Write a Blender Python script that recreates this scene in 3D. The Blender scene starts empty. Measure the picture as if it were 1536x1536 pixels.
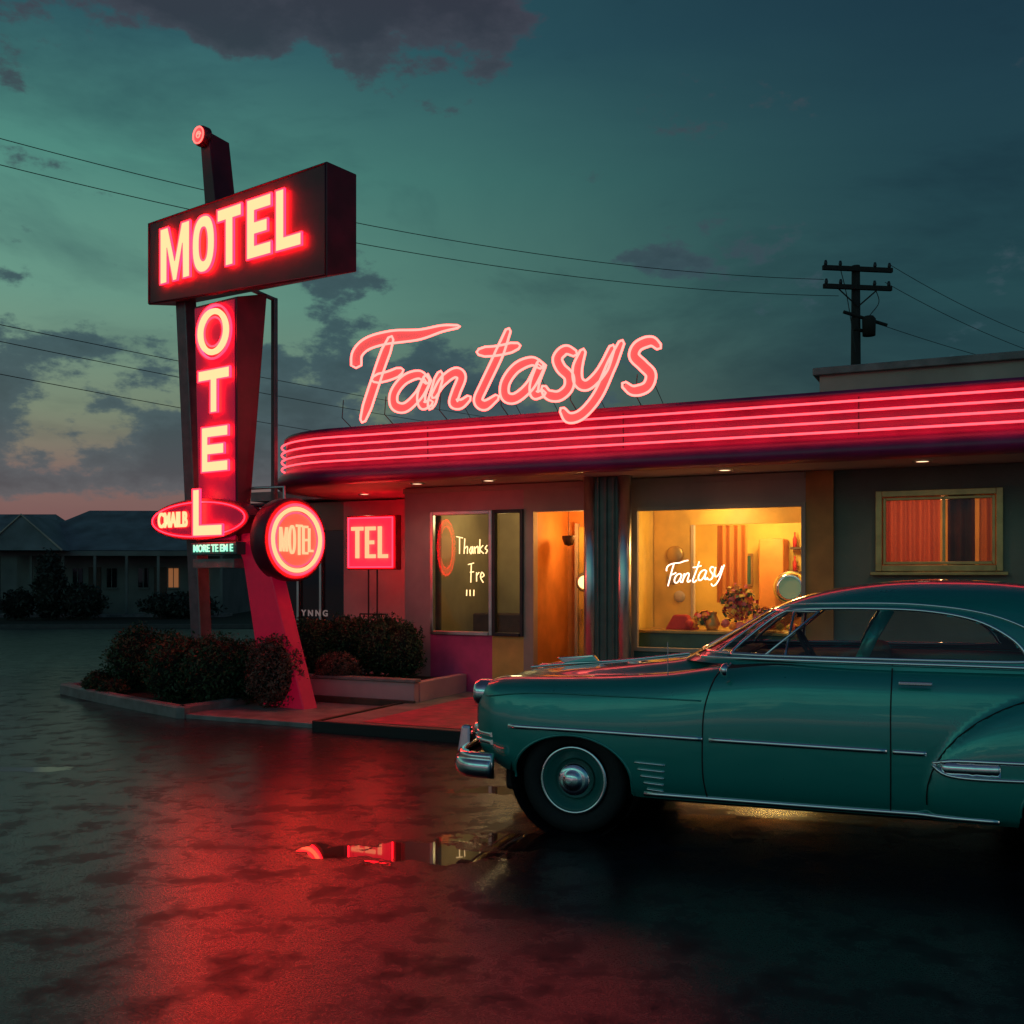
import bpy, math, random
import numpy as np
from mathutils import Vector, Matrix
random.seed(4); rng=np.random.default_rng(7)
S=bpy.context.scene
S.view_settings.view_transform='Standard'; S.view_settings.look='None'; S.view_settings.exposure=0
COL=S.collection

# ------------------------------------------------------------ materials
def newmat(name):
    m=bpy.data.materials.new(name); m.use_nodes=True
    nt=m.node_tree; b=nt.nodes['Principled BSDF']
    return m,nt,b
def mat(name,c,rough=.5,metal=0,em=None,es=1.0,coat=0,noise=.15,nscale=6,bump=.0,bscale=40,spec=.5):
    m,nt,b=newmat(name)
    b.inputs['Roughness'].default_value=rough; b.inputs['Metallic'].default_value=metal
    b.inputs['Coat Weight'].default_value=coat; b.inputs['Coat Roughness'].default_value=.06
    b.inputs['Specular IOR Level'].default_value=spec
    tc=nt.nodes.new('ShaderNodeTexCoord')
    if noise>0:
        n=nt.nodes.new('ShaderNodeTexNoise'); n.inputs['Scale'].default_value=nscale; n.inputs['Detail'].default_value=4
        nt.links.new(tc.outputs['Object'],n.inputs['Vector'])
        r=nt.nodes.new('ShaderNodeValToRGB')
        r.color_ramp.elements[0].position=.3; r.color_ramp.elements[1].position=.7
        r.color_ramp.elements[0].color=(*[x*(1-noise*1.6) for x in c],1)
        r.color_ramp.elements[1].color=(*[min(1,x*(1+noise)) for x in c],1)
        nt.links.new(n.outputs['Fac'],r.inputs['Fac']); nt.links.new(r.outputs['Color'],b.inputs['Base Color'])
        mr=nt.nodes.new('ShaderNodeMapRange'); mr.inputs['To Min'].default_value=max(0,rough-.08); mr.inputs['To Max'].default_value=min(1,rough+.1)
        nt.links.new(n.outputs['Fac'],mr.inputs['Value']); nt.links.new(mr.outputs['Result'],b.inputs['Roughness'])
    else: b.inputs['Base Color'].default_value=(*c,1)
    if bump>0:
        n2=nt.nodes.new('ShaderNodeTexNoise'); n2.inputs['Scale'].default_value=bscale; n2.inputs['Detail'].default_value=3
        nt.links.new(tc.outputs['Object'],n2.inputs['Vector'])
        bp=nt.nodes.new('ShaderNodeBump'); bp.inputs['Strength'].default_value=bump; bp.inputs['Distance'].default_value=.02
        nt.links.new(n2.outputs['Fac'],bp.inputs['Height']); nt.links.new(bp.outputs['Normal'],b.inputs['Normal'])
    if em is not None:
        b.inputs['Emission Color'].default_value=(*em,1); b.inputs['Emission Strength'].default_value=es
    return m
def glow(name,c,s=1.0,small=False):
    m=mat(name,(.2,.2,.2),.4,em=c,es=s,noise=0)
    if small: m.cycles.emission_sampling='NONE'
    return m
def glass(name,tint=(.9,.95,.95),gl=.12):
    m=bpy.data.materials.new(name); m.use_nodes=True; nt=m.node_tree; nt.nodes.clear()
    o=nt.nodes.new('ShaderNodeOutputMaterial'); t=nt.nodes.new('ShaderNodeBsdfTransparent'); t.inputs[0].default_value=(*tint,1)
    g=nt.nodes.new('ShaderNodeBsdfGlossy'); g.inputs['Roughness'].default_value=.03
    f=nt.nodes.new('ShaderNodeLayerWeight'); f.inputs['Blend'].default_value=.25
    mp=nt.nodes.new('ShaderNodeMapRange'); mp.inputs['To Min'].default_value=gl*.5; mp.inputs['To Max'].default_value=.75
    nt.links.new(f.outputs['Fresnel'],mp.inputs['Value'])
    mx=nt.nodes.new('ShaderNodeMixShader'); nt.links.new(mp.outputs['Result'],mx.inputs[0])
    nt.links.new(t.outputs[0],mx.inputs[1]); nt.links.new(g.outputs[0],mx.inputs[2]); nt.links.new(mx.outputs[0],o.inputs[0])
    return m

M={}
M['sign']=mat('sign_red_enamel',(.12,.008,.030),.38,noise=.25,nscale=3,bump=.05)
M['blade']=mat('blade_red_glow_panel',(.22,.008,.035),.4,noise=.25,nscale=3,bump=.05,em=(.15,.0012,.018))  # weak emission put in for neon light falling on the panel
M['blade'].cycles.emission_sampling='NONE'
M['bladeside']=mat('blade_red_enamel',(.20,.012,.035),.4,noise=.25,nscale=3,bump=.05)
M['signside']=mat('sign_side_enamel',(.085,.01,.028),.45,noise=.3,nscale=2,bump=.05)
M['cream']=glow('letter_cream',(13,.80,.36),1.0)
M['redtube']=glow('neon_red_tube',(18,.085,.20),1.0)
M['halo']=glow('added_halo_crimson',(22,.05,.42),1.0)  # for unseen tubes added behind letters to cast crimson light
M['pinktube']=glow('neon_pink_tube',(3.6,.18,.24),1.0)
M['scriptedge']=glow('script_neon_tube',(5.5,.56,.47),1.0)
M['scriptfill']=mat('script_backing',(.60,.13,.12),.5,em=(.72,.085,.085),es=.9,noise=.1)
M['scriptfill'].cycles.emission_sampling='NONE'
M['fascia']=mat('fascia_magenta',(.36,.02,.12),.36,noise=.18,nscale=2.5,bump=.04,bscale=8)
M['soffit']=mat('soffit_paint',(.55,.42,.36),.65,noise=.12,nscale=2,bump=.1)
M['roof']=mat('roof_felt',(.06,.06,.07),.8)
M['wallpink']=mat('wall_pale_pink',(.62,.34,.35),.7,noise=.14,nscale=1.5,bump=.2,bscale=60)
M['wallcream']=mat('wall_cream',(.52,.42,.34),.7,noise=.14,nscale=1.5,bump=.2,bscale=60)
M['wallgreen']=mat('wall_grey_green',(.20,.21,.165),.7,noise=.16,nscale=1.2,bump=.25,bscale=50)
M['magenta']=mat('panel_magenta',(.75,.08,.26),.5,noise=.15,nscale=3)
M['yellow']=mat('panel_yellow',(.78,.50,.12),.5,noise=.15,nscale=3)
M['orange']=mat('panel_orange',(.68,.27,.07),.6,noise=.15,nscale=3)
M['room']=mat('room_wall',(.80,.58,.16),.7,noise=.2,nscale=1.4)
M['roomfloor']=mat('room_floor',(.3,.18,.09),.5)
M['teal']=mat('counter_teal',(.06,.16,.15),.45)
M['frame']=mat('frame_aluminium',(.55,.55,.52),.3,metal=.9,noise=.1)
M['gold']=mat('frame_brass',(.60,.42,.17),.36,metal=.8,noise=.15)
M['darkmetal']=mat('dark_metal',(.05,.05,.055),.5,metal=.5)
M['greymetal']=mat('grey_metal',(.22,.23,.24),.45,metal=.5)
M['chrome']=mat('chrome',(.90,.92,.94),.06,metal=1,noise=0)
M['steel']=mat('column_steel',(.80,.80,.78),.30,metal=1,noise=.06)
M['columngreen']=mat('column_green',(.10,.15,.125),.35)
M['glass']=glass('window_glass',(.95,.97,.95),.07)
M['carglass']=glass('car_glass',(.88,.92,.90),.10)
M['darkglass']=mat('dark_glass',(.01,.013,.016),.06,noise=0)
M['concrete']=mat('kerb_concrete',(.26,.23,.22),.5,noise=.25,nscale=5,bump=.3,bscale=50)
M['black']=mat('black_trim',(.012,.012,.014),.5)
M['wood']=mat('timber_edging',(.09,.045,.03),.6,noise=.3,bump=.3)
M['soil']=mat('bed_soil',(.03,.022,.016),.95,bump=.5)
M['carpet']=mat('entry_mat_red',(.62,.05,.12),.42,noise=.25,nscale=6,bump=.2,bscale=90)

# ------------------------------------------------------------ geometry helpers
def empty(name,loc=(0,0,0),rz=0,parent=None):
    e=bpy.data.objects.new(name,None); COL.objects.link(e); e.location=loc; e.rotation_euler=(0,0,rz)
    if parent: e.parent=parent
    return e
def mk(name,vs,fs,m,parent=None,smooth=False,mats=None,mi=None):
    me=bpy.data.meshes.new(name); me.from_pydata([tuple(map(float,v)) for v in vs],[],[tuple(map(int,f)) for f in fs])
    if mats is None: mats=[m]
    for x in mats: me.materials.append(x)
    if mi is not None: me.polygons.foreach_set('material_index',[int(i) for i in mi])
    if smooth: me.polygons.foreach_set('use_smooth',[True]*len(me.polygons))
    me.update()
    o=bpy.data.objects.new(name,me); COL.objects.link(o)
    if parent: o.parent=parent
    return o
def bev(o,w):
    md=o.modifiers.new('bv','BEVEL'); md.width=w; md.segments=2; md.limit_method='ANGLE'
def hexa(name,b,t,m,parent=None,bevel=0):
    o=mk(name,list(b)+list(t),[(3,2,1,0),(4,5,6,7),(0,1,5,4),(1,2,6,5),(2,3,7,6),(3,0,4,7)],m,parent)
    if bevel: bev(o,bevel)
    return o
def box(name,x0,x1,y0,y1,z0,z1,m,parent=None,bevel=0):
    b=[(x0,y0,z0),(x1,y0,z0),(x1,y1,z0),(x0,y1,z0)]; t=[(x,y,z1) for x,y,_ in b]
    return hexa(name,b,t,m,parent,bevel)
def prism(name,poly,y0,y1,m,parent=None,bevel=0):
    n=len(poly); vs=[(x,y0,z) for x,z in poly]+[(x,y1,z) for x,z in poly]
    fs=[tuple(range(n)),tuple(range(2*n-1,n-1,-1))]+[(i,i+n,(i+1)%n+n,(i+1)%n) for i in range(n)]
    o=mk(name,vs,fs,m,parent)
    if bevel: bev(o,bevel)
    return o
def tube(name,pts,r,m,parent=None,closed=False,res=2):
    c=bpy.data.curves.new(name,'CURVE'); c.dimensions='3D'; c.bevel_depth=r; c.bevel_resolution=res; c.use_fill_caps=True
    groups=pts if isinstance(pts[0][0],(list,tuple,np.ndarray,Vector)) else [pts]
    for g in groups:
        s=c.splines.new('POLY'); s.points.add(len(g)-1)
        for i,p in enumerate(g): s.points[i].co=(float(p[0]),float(p[1]),float(p[2]),1)
        s.use_cyclic_u=closed; s.use_smooth=True
    c.materials.append(m); o=bpy.data.objects.new(name,c); COL.objects.link(o)
    if parent: o.parent=parent
    return o
def cr(pts,n=10,closed=False):
    P=[np.array(p,float) for p in pts]; out=[]
    N=len(P); rngi=range(N if closed else N-1)
    for i in rngi:
        p1=P[i]; p2=P[(i+1)%N]; p0=P[i-1] if (i>0 or closed) else 2*p1-p2; p3=P[(i+2)%N] if (i+2<N or closed) else 2*p2-p1
        for k in range(n):
            t=k/n
            out.append(.5*((2*p1)+(-p0+p2)*t+(2*p0-5*p1+4*p2-p3)*t*t+(-p0+3*p1-3*p2+p3)*t**3))
    if not closed: out.append(P[-1])
    return out
def herm(xs,ys):
    xs=np.array(xs,float); ys=np.array(ys,float); d=np.diff(ys)/np.diff(xs)
    m=np.zeros(len(xs)); m[0]=d[0]; m[-1]=d[-1]
    for i in range(1,len(xs)-1):
        m[i]=0 if d[i-1]*d[i]<=0 else 2*d[i-1]*d[i]/(d[i-1]+d[i])
    def f(x):
        x=min(max(x,xs[0]),xs[-1]); i=min(int(np.searchsorted(xs,x,side='right'))-1,len(xs)-2); h=xs[i+1]-xs[i]; t=(x-xs[i])/h
        return (2*t**3-3*t*t+1)*ys[i]+(t**3-2*t*t+t)*h*m[i]+(-2*t**3+3*t*t)*ys[i+1]+(t**3-t*t)*h*m[i+1]
    return f
def lathe(name,prof,m,parent,axis='y',c=(0,0,0),n=48,mats=None,mi=None):
    vs=[];fs=[];ms=[]
    for j in range(n):
        a=2*math.pi*j/n
        for r,h in prof:
            p=(r*math.cos(a),h,r*math.sin(a)) if axis=='y' else ((h,r*math.cos(a),r*math.sin(a)) if axis=='x' else (r*math.cos(a),r*math.sin(a),h))
            vs.append((p[0]+c[0],p[1]+c[1],p[2]+c[2]))
    k=len(prof)
    for j in range(n):
        for i in range(k-1):
            fs.append((j*k+i,j*k+i+1,((j+1)%n)*k+i+1,((j+1)%n)*k+i)); ms.append(mi[i] if mi else 0)
    return mk(name,vs,fs,m,parent,True,mats,ms if mi else None)
def curve2d(name,loops,m,parent,depth=.02,mw=None):
    c=bpy.data.curves.new(name,'CURVE'); c.dimensions='2D'; c.fill_mode='BOTH'; c.extrude=depth/2
    for g in loops:
        s=c.splines.new('POLY'); s.points.add(len(g)-1)
        for i,p in enumerate(g): s.points[i].co=(float(p[0]),float(p[1]),0,1)
        s.use_cyclic_u=True
    c.materials.append(m); o=bpy.data.objects.new(name,c); COL.objects.link(o); o.parent=parent
    if mw is not None: o.matrix_local=mw
    return o
def facing(x,y,z,axis='-y'):
    R=Matrix.Rotation(math.radians(90),4,'X')
    if axis=='+x': R=Matrix.Rotation(math.radians(90),4,'Z')@R
    return Matrix.Translation((x,y,z))@R
def glyph(ch,w,h,t):
    if ch=='M': return [[(0,0),(t,0),(t,.62*h),(.5*w-.3*t,.0),(.5*w+.3*t,0),(w-t,.62*h),(w-t,0),(w,0),(w,h),(w-1.15*t,h),(.5*w,.36*h),(1.15*t,h),(0,h)]]
    if ch=='T': return [[(w/2-t/2,0),(w/2+t/2,0),(w/2+t/2,h-t),(w,h-t),(w,h),(0,h),(0,h-t),(w/2-t/2,h-t)]]
    if ch=='E': return [[(0,0),(w,0),(w,t),(t,t),(t,h/2-t/2),(.85*w,h/2-t/2),(.85*w,h/2+t/2),(t,h/2+t/2),(t,h-t),(w,h-t),(w,h),(0,h)]]
    if ch=='L': return [[(0,0),(w,0),(w,t),(t,t),(t,h),(0,h)]]
    if ch=='O':
        def el(a,b,n=36): return [(w/2+a*math.copysign(abs(math.cos(q))**.85,math.cos(q)),h/2+b*math.copysign(abs(math.sin(q))**.85,math.sin(q))) for q in [2*math.pi*i/n for i in range(n)]]
        return [el(w/2,h/2),el(w/2-t,h/2-t)]
def neon_letter(ch,x,z,w,h,t,y,parent,edge=.014,nm='letter',back=.04):
    loops=glyph(ch,w,h,t); mw=facing(x,y,z)
    curve2d(nm+'_'+ch+'_face',loops,M['cream'],parent,.012,mw)
    o=tube(nm+'_'+ch+'_tube',[[(a,b,.004) for a,b in g] for g in loops],edge,M['redtube'],parent,True,1); o.matrix_local=mw
    h_=tube(nm+'_'+ch+'_halo',[[(a,b,-.014) for a,b in loops[0]]],edge*.5,M['halo'],parent,True,1); h_.matrix_local=mw  # added tube hidden behind the letter, crimson glow on the cabinet
def text(name,s,size,m,parent,mw,off=0,ext=.006):
    c=bpy.data.curves.new(name,'FONT'); c.body=s; c.size=size; c.offset=off; c.extrude=ext; c.align_x='CENTER'; c.align_y='CENTER'; c.resolution_u=4
    c.materials.append(m); o=bpy.data.objects.new(name,c); COL.objects.link(o); o.parent=parent; o.matrix_local=mw; return o
def sweep(name,path,prof,m,parent,closed_prof=True,smooth=True,up=(0,0,1)):
    P=[Vector(p) for p in path]; vs=[];fs=[];k=len(prof); up=Vector(up)
    for i,p in enumerate(P):
        t=(P[min(i+1,len(P)-1)]-P[max(i-1,0)]).normalized(); o=t.cross(up).normalized(); u2=o.cross(t).normalized()
        for a,b in prof: vs.append(p+o*a+u2*b)
    for i in range(len(P)-1):
        for j in range(k if closed_prof else k-1):
            fs.append((i*k+j,i*k+(j+1)%k,(i+1)*k+(j+1)%k,(i+1)*k+j))
    if closed_prof: fs+= [tuple(range(k-1,-1,-1)),tuple((len(P)-1)*k+j for j in range(k))]
    return mk(name,vs,fs,m,parent,smooth)

# ------------------------------------------------------------ world
W=bpy.data.worlds.new('World'); S.world=W; W.use_nodes=True; nt=W.node_tree; N=nt.nodes; Lk=nt.links
bg=N['Background']; tc=N.new('ShaderNodeTexCoord'); sx=N.new('ShaderNodeSeparateXYZ'); Lk.new(tc.outputs['Generated'],sx.inputs[0])
def ramp(src,els):
    r=N.new('ShaderNodeValToRGB'); cr_=r.color_ramp
    while len(cr_.elements)<len(els): cr_.elements.new(.5)
    for e,(p,c) in zip(cr_.elements,els): e.position=p; e.color=(*c,1)
    Lk.new(src,r.inputs[0]); return r.outputs[0]
def mix(a,b,f,mode='MIX'):
    x=N.new('ShaderNodeMix'); x.data_type='RGBA'; x.blend_type=mode
    for s,v in ((0,f),(6,a),(7,b)):
        if isinstance(v,bpy.types.NodeSocket): Lk.new(v,x.inputs[s])
        elif isinstance(v,(int,float)): x.inputs[s].default_value=v
        else: x.inputs[s].default_value=(*v,1)
    return x.outputs[2]
def maprange(src,a,b,c=0,d=1):
    m=N.new('ShaderNodeMapRange'); m.interpolation_type='SMOOTHSTEP'
    for i,v in zip((1,2,3,4),(a,b,c,d)): m.inputs[i].default_value=v
    Lk.new(src,m.inputs[0]); return m.outputs[0]
def mth(op,a,b):
    m=N.new('ShaderNodeMath'); m.operation=op
    for i,v in enumerate((a,b)):
        if isinstance(v,(int,float)): m.inputs[i].default_value=v
        else: Lk.new(v,m.inputs[i])
    return m.outputs[0]
X,Y,Z=sx.outputs
left=ramp(Z,[(0,(.05,.055,.07)),(.05,(.20,.10,.10)),(.09,(.23,.14,.125)),(.15,(.20,.25,.17)),(.25,(.145,.32,.24)),(.36,(.082,.265,.215)),(.46,(.034,.125,.145)),(.75,(.010,.036,.056))])
right=ramp(Z,[(0,(.02,.03,.04)),(.1,(.018,.05,.06)),(.25,(.018,.066,.076)),(.4,(.013,.048,.068)),(.55,(.008,.027,.050)),(.8,(.005,.018,.035))])
fx=maprange(X,-.48,.42,0,1)
base=mix(left,right,fx)
mp=N.new('ShaderNodeMapping'); Lk.new(tc.outputs['Generated'],mp.inputs[0]); mp.inputs['Scale'].default_value=(1.0,1.0,3.0); mp.inputs['Rotation'].default_value=(0,.25,0)
n1=N.new('ShaderNodeTexNoise'); n1.inputs['Scale'].default_value=2.6; n1.inputs['Detail'].default_value=6; n1.inputs['Roughness'].default_value=.6; n1.inputs['Distortion'].default_value=.4
Lk.new(mp.outputs[0],n1.inputs['Vector'])
wisps=ramp(n1.outputs['Fac'],[(.33,(.55,.58,.66)),(.5,(.92,.93,.95)),(.66,(1.0,1.0,1.0))])
base=mix(base,wisps,.95,'MULTIPLY')
mp2=N.new('ShaderNodeMapping'); Lk.new(tc.outputs['Generated'],mp2.inputs[0]); mp2.inputs['Scale'].default_value=(1.0,1.0,1.9); mp2.inputs['Location'].default_value=(1.3,.9,5.1)
n2=N.new('ShaderNodeTexNoise'); n2.inputs['Scale'].default_value=7.5; n2.inputs['Detail'].default_value=9; n2.inputs['Roughness'].default_value=.6
Lk.new(mp2.outputs[0],n2.inputs['Vector'])
bank=mth('MULTIPLY',maprange(Z,.05,.09),maprange(Z,.17,.28,1,0))
bank=mth('MULTIPLY',bank,maprange(X,-.10,.06,1.35,.4))
topb=mth('MULTIPLY',maprange(Z,.405,.465),maprange(X,-.04,.10,1.3,.0))
zone=mth('MAXIMUM',bank,topb)
cov=mth('ADD',n2.outputs['Fac'],mth('MULTIPLY',zone,.175))
cm=maprange(cov,.60,.67)
cc=ramp(Z,[(0,(.09,.07,.08)),(.08,(.060,.070,.085)),(.14,(.034,.060,.078)),(.22,(.024,.052,.070)),(.40,(.028,.042,.056)),(.5,(.034,.032,.050)),(.8,(.012,.015,.03))])
cc=mix(cc,(2.0,1.9,1.75),maprange(cov,.80,.62,0,.6),'MULTIPLY')
base=mix(base,cc,mth('MULTIPLY',cm,.88))
back=maprange(Y,.1,-.6,0,1)
base=mix(base,(1.8,2.1,2.2),back,'MULTIPLY')
sky=N.new('ShaderNodeTexSky'); sky.sky_type='NISHITA'; sky.sun_disc=False; sky.sun_elevation=math.radians(1); sky.sun_rotation=math.radians(-60)
fin=mix(base,sky.outputs[0],.004,'ADD')
Lk.new(fin,bg.inputs[0]); bg.inputs[1].default_value=1.0
sd=bpy.data.lights.new('dusk_sun','SUN'); sd.energy=.03; sd.angle=math.radians(15); sd.color=(1,.8,.65)
so=bpy.data.objects.new('dusk_sun',sd); COL.objects.link(so); so.rotation_euler=(math.radians(80),0,math.radians(60))

# ------------------------------------------------------------ ground
m,gnt,b=newmat('wet_asphalt'); M['ground']=m
N2=gnt.nodes; l2=gnt.links
g_tc=N2.new('ShaderNodeTexCoord')
def gn(scale,detail=4,rough=.55,dist=0):
    n=N2.new('ShaderNodeTexNoise'); n.inputs['Scale'].default_value=scale; n.inputs['Detail'].default_value=detail; n.inputs['Roughness'].default_value=rough; n.inputs['Distortion'].default_value=dist
    l2.new(g_tc.outputs['Object'],n.inputs['Vector']); return n.outputs['Fac']
def gm(op,a,b_=0):
    q=N2.new('ShaderNodeMath'); q.operation=op
    for i,v in enumerate((a,b_)):
        if isinstance(v,(int,float)): q.inputs[i].default_value=v
        else: l2.new(v,q.inputs[i])
    return q.outputs[0]
def gr(src,a,b_,c=0,d=1):
    q=N2.new('ShaderNodeMapRange'); q.interpolation_type='SMOOTHSTEP'
    for i,v in zip((1,2,3,4),(a,b_,c,d)): q.inputs[i].default_value=v
    l2.new(src,q.inputs[0]); return q.outputs[0]
gs=N2.new('ShaderNodeSeparateXYZ'); l2.new(g_tc.outputs['Object'],gs.inputs[0])
big=gn(.6,4,.6,.4); med=gn(3.1,9,.70); fine=gn(95,3,.7)
pud=None
for (cx,cy,rx,ry) in [(-.60,6.12,.62,.22),(-4.3,8.75,.7,.12),(.05,6.35,.5,.22),(-.05,7.9,.4,.14)]:
    dx=gm('DIVIDE',gm('SUBTRACT',gs.outputs[0],cx),rx); dy=gm('DIVIDE',gm('SUBTRACT',gs.outputs[1],cy),ry)
    dd=gm('SQRT',gm('ADD',gm('MULTIPLY',dx,dx),gm('MULTIPLY',dy,dy)))
    v=gm('SUBTRACT',1.5,dd); pud=v if pud is None else gm('MAXIMUM',pud,v)
pud=gm('ADD',gm('MAXIMUM',pud,-.35),gm('MULTIPLY',gm('SUBTRACT',med,.5),4.0))
pmask=gr(pud,.42,.58)
rim=gm('MULTIPLY',gr(pud,.05,.42),gm('SUBTRACT',1,pmask))
damp=gr(big,.40,.62)
far=gr(gs.outputs[1],11,26)
crough=gm('ADD',gm('ADD',.085,gm('MULTIPLY',damp,.05)),gm('MULTIPLY',gm('SUBTRACT',med,.5),.30))
crough=gm('ADD',gm('MAXIMUM',crough,.045),gm('MULTIPLY',far,.25))
q=N2.new('ShaderNodeMix'); l2.new(pmask,q.inputs[0]); l2.new(crough,q.inputs[2]); q.inputs[3].default_value=.018
l2.new(q.outputs[0],b.inputs['Coat Roughness'])
b.inputs['Coat IOR'].default_value=1.36
cw=gm('SUBTRACT',.95,gm('MULTIPLY',gr(med,.46,.64),.62))
cw=gm('SUBTRACT',cw,gm('MULTIPLY',gr(fine,.48,.64),.42))
cw=gm('MULTIPLY',gm('MAXIMUM',cw,.10),gm('SUBTRACT',1,gm('MULTIPLY',far,.6)))
cw=gm('MAXIMUM',cw,pmask)
l2.new(cw,b.inputs['Coat Weight'])
b.inputs['Roughness'].default_value=.5; b.inputs['Specular IOR Level'].default_value=.06
rc=N2.new('ShaderNodeValToRGB'); rc.color_ramp.elements[0].color=(.005,.006,.009,1); rc.color_ramp.elements[1].color=(.022,.023,.031,1)
rc.color_ramp.elements[0].position=.38; rc.color_ramp.elements[1].position=.66
l2.new(gm('ADD',gm('MULTIPLY',med,.5),gm('MULTIPLY',fine,.5)),rc.inputs[0])
mc=N2.new('ShaderNodeMix'); mc.data_type='RGBA'; mc.inputs[7].default_value=(.004,.004,.005,1)
l2.new(gm('MAXIMUM',gm('MULTIPLY',rim,.8),gm('MULTIPLY',pmask,.85)),mc.inputs[0]); l2.new(rc.outputs[0],mc.inputs[6]); l2.new(mc.outputs[2],b.inputs['Base Color'])
hgt=gm('ADD',gm('MULTIPLY',fine,.50),gm('MULTIPLY',med,1.1))
hgt=gm('MULTIPLY',hgt,gm('SUBTRACT',1,pmask))
bp=N2.new('ShaderNodeBump'); bp.inputs['Strength'].default_value=.26; bp.inputs['Distance'].default_value=.010; l2.new(hgt,bp.inputs['Height']); l2.new(bp.outputs[0],b.inputs['Normal'])
l2.new(bp.outputs[0],b.inputs['Coat Normal'])
mk('ground',[(-500,-60,0),(500,-60,0),(500,900,0),(-500,900,0)],[(0,1,2,3)],M['ground'])

# ------------------------------------------------------------ diner / motel building
TH=math.atan2(-.425,.905)
B=empty('motel_building',(-3.06,13.9,0),TH)
R=1.6; CU=.78
path=[(15,0)]+[(15-i*.5,0) for i in range(1,28)]+[(CU-R*math.sin(a),R-R*math.cos(a)) for a in np.linspace(0,math.pi/2,20)]+[(CU-R,y) for y in (2.5,4,6,8)]
prof=[(.4,3.62),(.0,3.62),(-.025,3.60),(-.03,3.56),(.0,3.545),(.0,3.14),(-.03,3.11),(-.075,3.08),(-.125,3.03),(-.15,2.97),(-.14,2.92),(-.09,2.885),(0,2.875),(.12,2.88)]
sweep('fascia',[(a,b_,0) for a,b_ in path],prof,M['fascia'],B,False)
for i,z in enumerate((3.49,3.385,3.28,3.175)):
    pts=[]
    P=[Vector((a,b_,0)) for a,b_ in path]
    for k,p in enumerate(P):
        t=(P[min(k+1,len(P)-1)]-P[max(k-1,0)]).normalized(); o=t.cross(Vector((0,0,1)))
        q_=p-o*.062; pts.append((q_.x,q_.y,z))
    tube('canopy_neon_%d'%i,pts,.0125,M['pinktube'],B)
    tube('canopy_neon_clips_%d'%i,[[(u,0,z),(u,-.068,z)] for u in np.arange(1.2,14,1.1)],.006,M['greymetal'],B)
for i,u in enumerate(np.arange(2.2,14,2.6)): box('fascia_joint_%d'%i,u,u+.008,-.004,.0,3.14,3.54,M['black'],B)
n=len(path)
mk('canopy_roof',[(a,b_+.02,3.6) for a,b_ in path]+[(15,8,3.6)],[tuple(range(n+1))],M['roof'],B)
mk('soffit',[(a,b_+.05,2.886) for a,b_ in path]+[(15,8,2.886)],[tuple(range(n,-1,-1))],M['soffit'],B)
T=.14
def wall(nm,u0,u1,z0,z1,m_,v=1.0): return box(nm,u0,u1,v,v+T,z0,z1,m_,B)
ZT=2.88
wall('wall_end',1.26,1.67,0,ZT,M['wallpink'])
wall('wall_over_window',1.67,3.08,2.54,ZT,M['wallpink'])
wall('panel_below_window',1.67,2.62,0,.86,M['magenta'])
wall('panel_below_sidelight',2.62,3.08,0,.86,M['yellow'])
wall('wall_jamb',3.08,3.22,0,ZT,M['wallcream'])
wall('wall_over_door',3.22,3.95,2.5,ZT,M['wallcream'])
wall('wall_pier',3.95,4.60,0,ZT,M['wallcream'])
wall('wall_over_main_window',4.60,6.70,2.52,ZT,M['wallcream'])
wall('wall_under_main_window',4.60,6.70,0,.72,M['teal'])
wall('wall_right_pier',6.70,7.01,0,ZT,M['orange'])
wall('wall_wing_left',7.01,7.47,0,ZT,M['wallgreen'],1.06)
wall('wall_wing_under',7.47,8.78,0,1.71,M['wallgreen'],1.06)
wall('wall_wing_over',7.47,8.78,2.62,ZT,M['wallgreen'],1.06)
wall('wall_wing_right',8.78,15,0,ZT,M['wallgreen'],1.06)
box('wall_left_side',1.26,1.40,1.14,7.9,0,ZT,M['wallpink'],B)
box('wall_back',1.4,15,7.9,8.0,0,ZT,M['wallcream'],B)
box('wall_right_side',14.9,15,1.2,7.9,0,ZT,M['wallgreen'],B)
box('wall_base_band',1.25,1.66,.985,.998,.10,.28,M['concrete'],B)
box('wall_top_band',1.25,6.69,.975,.998,2.80,2.87,M['wallcream'],B)
def frame(nm,u0,u1,z0,z1,v,w,d,m_):
    box(nm+'_l',u0,u0+w,v-d,v+.05,z0,z1,m_,B,.006); box(nm+'_r',u1-w,u1,v-d,v+.05,z0,z1,m_,B,.006)
    box(nm+'_t',u0+w,u1-w,v-d,v+.05,z1-w,z1,m_,B,.006); box(nm+'_b',u0+w,u1-w,v-d-.02,v+.05,z0,z0+w,m_,B,.006)
frame('front_window_frame',1.67,2.62,.86,2.54,1.0,.05,.02,M['frame'])
frame('sidelight_frame',2.63,3.08,.86,2.54,1.0,.045,.035,M['darkmetal'])
frame('main_window_frame',4.60,6.70,.72,2.52,1.0,.05,.02,M['wallcream'])
frame('wing_window_frame',7.47,8.78,1.71,2.62,1.06,.07,.05,M['gold'])
frame('wing_window_inner',7.545,8.705,1.785,2.545,1.07,.035,.02,M['gold'])
box('wing_window_mullion',8.17,8.20,1.05,1.1,1.8,2.53,M['gold'],B)
box('wing_window_sill',7.42,8.83,.96,1.055,1.665,1.705,M['gold'],B,.006)
for nm,u0,u1,v,z0,z1 in (('front_glass',1.72,2.57,1.04,.91,2.49),('sidelight_glass',2.67,3.04,1.04,.9,2.5),('main_glass',4.65,6.65,1.04,.77,2.47),('wing_glass',7.57,8.69,1.09,1.8,2.53)):
    mk(nm,[(u0,v,z0),(u1,v,z0),(u1,v,z1),(u0,v,z1)],[(0,1,2,3)],M['glass'],B)
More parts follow.
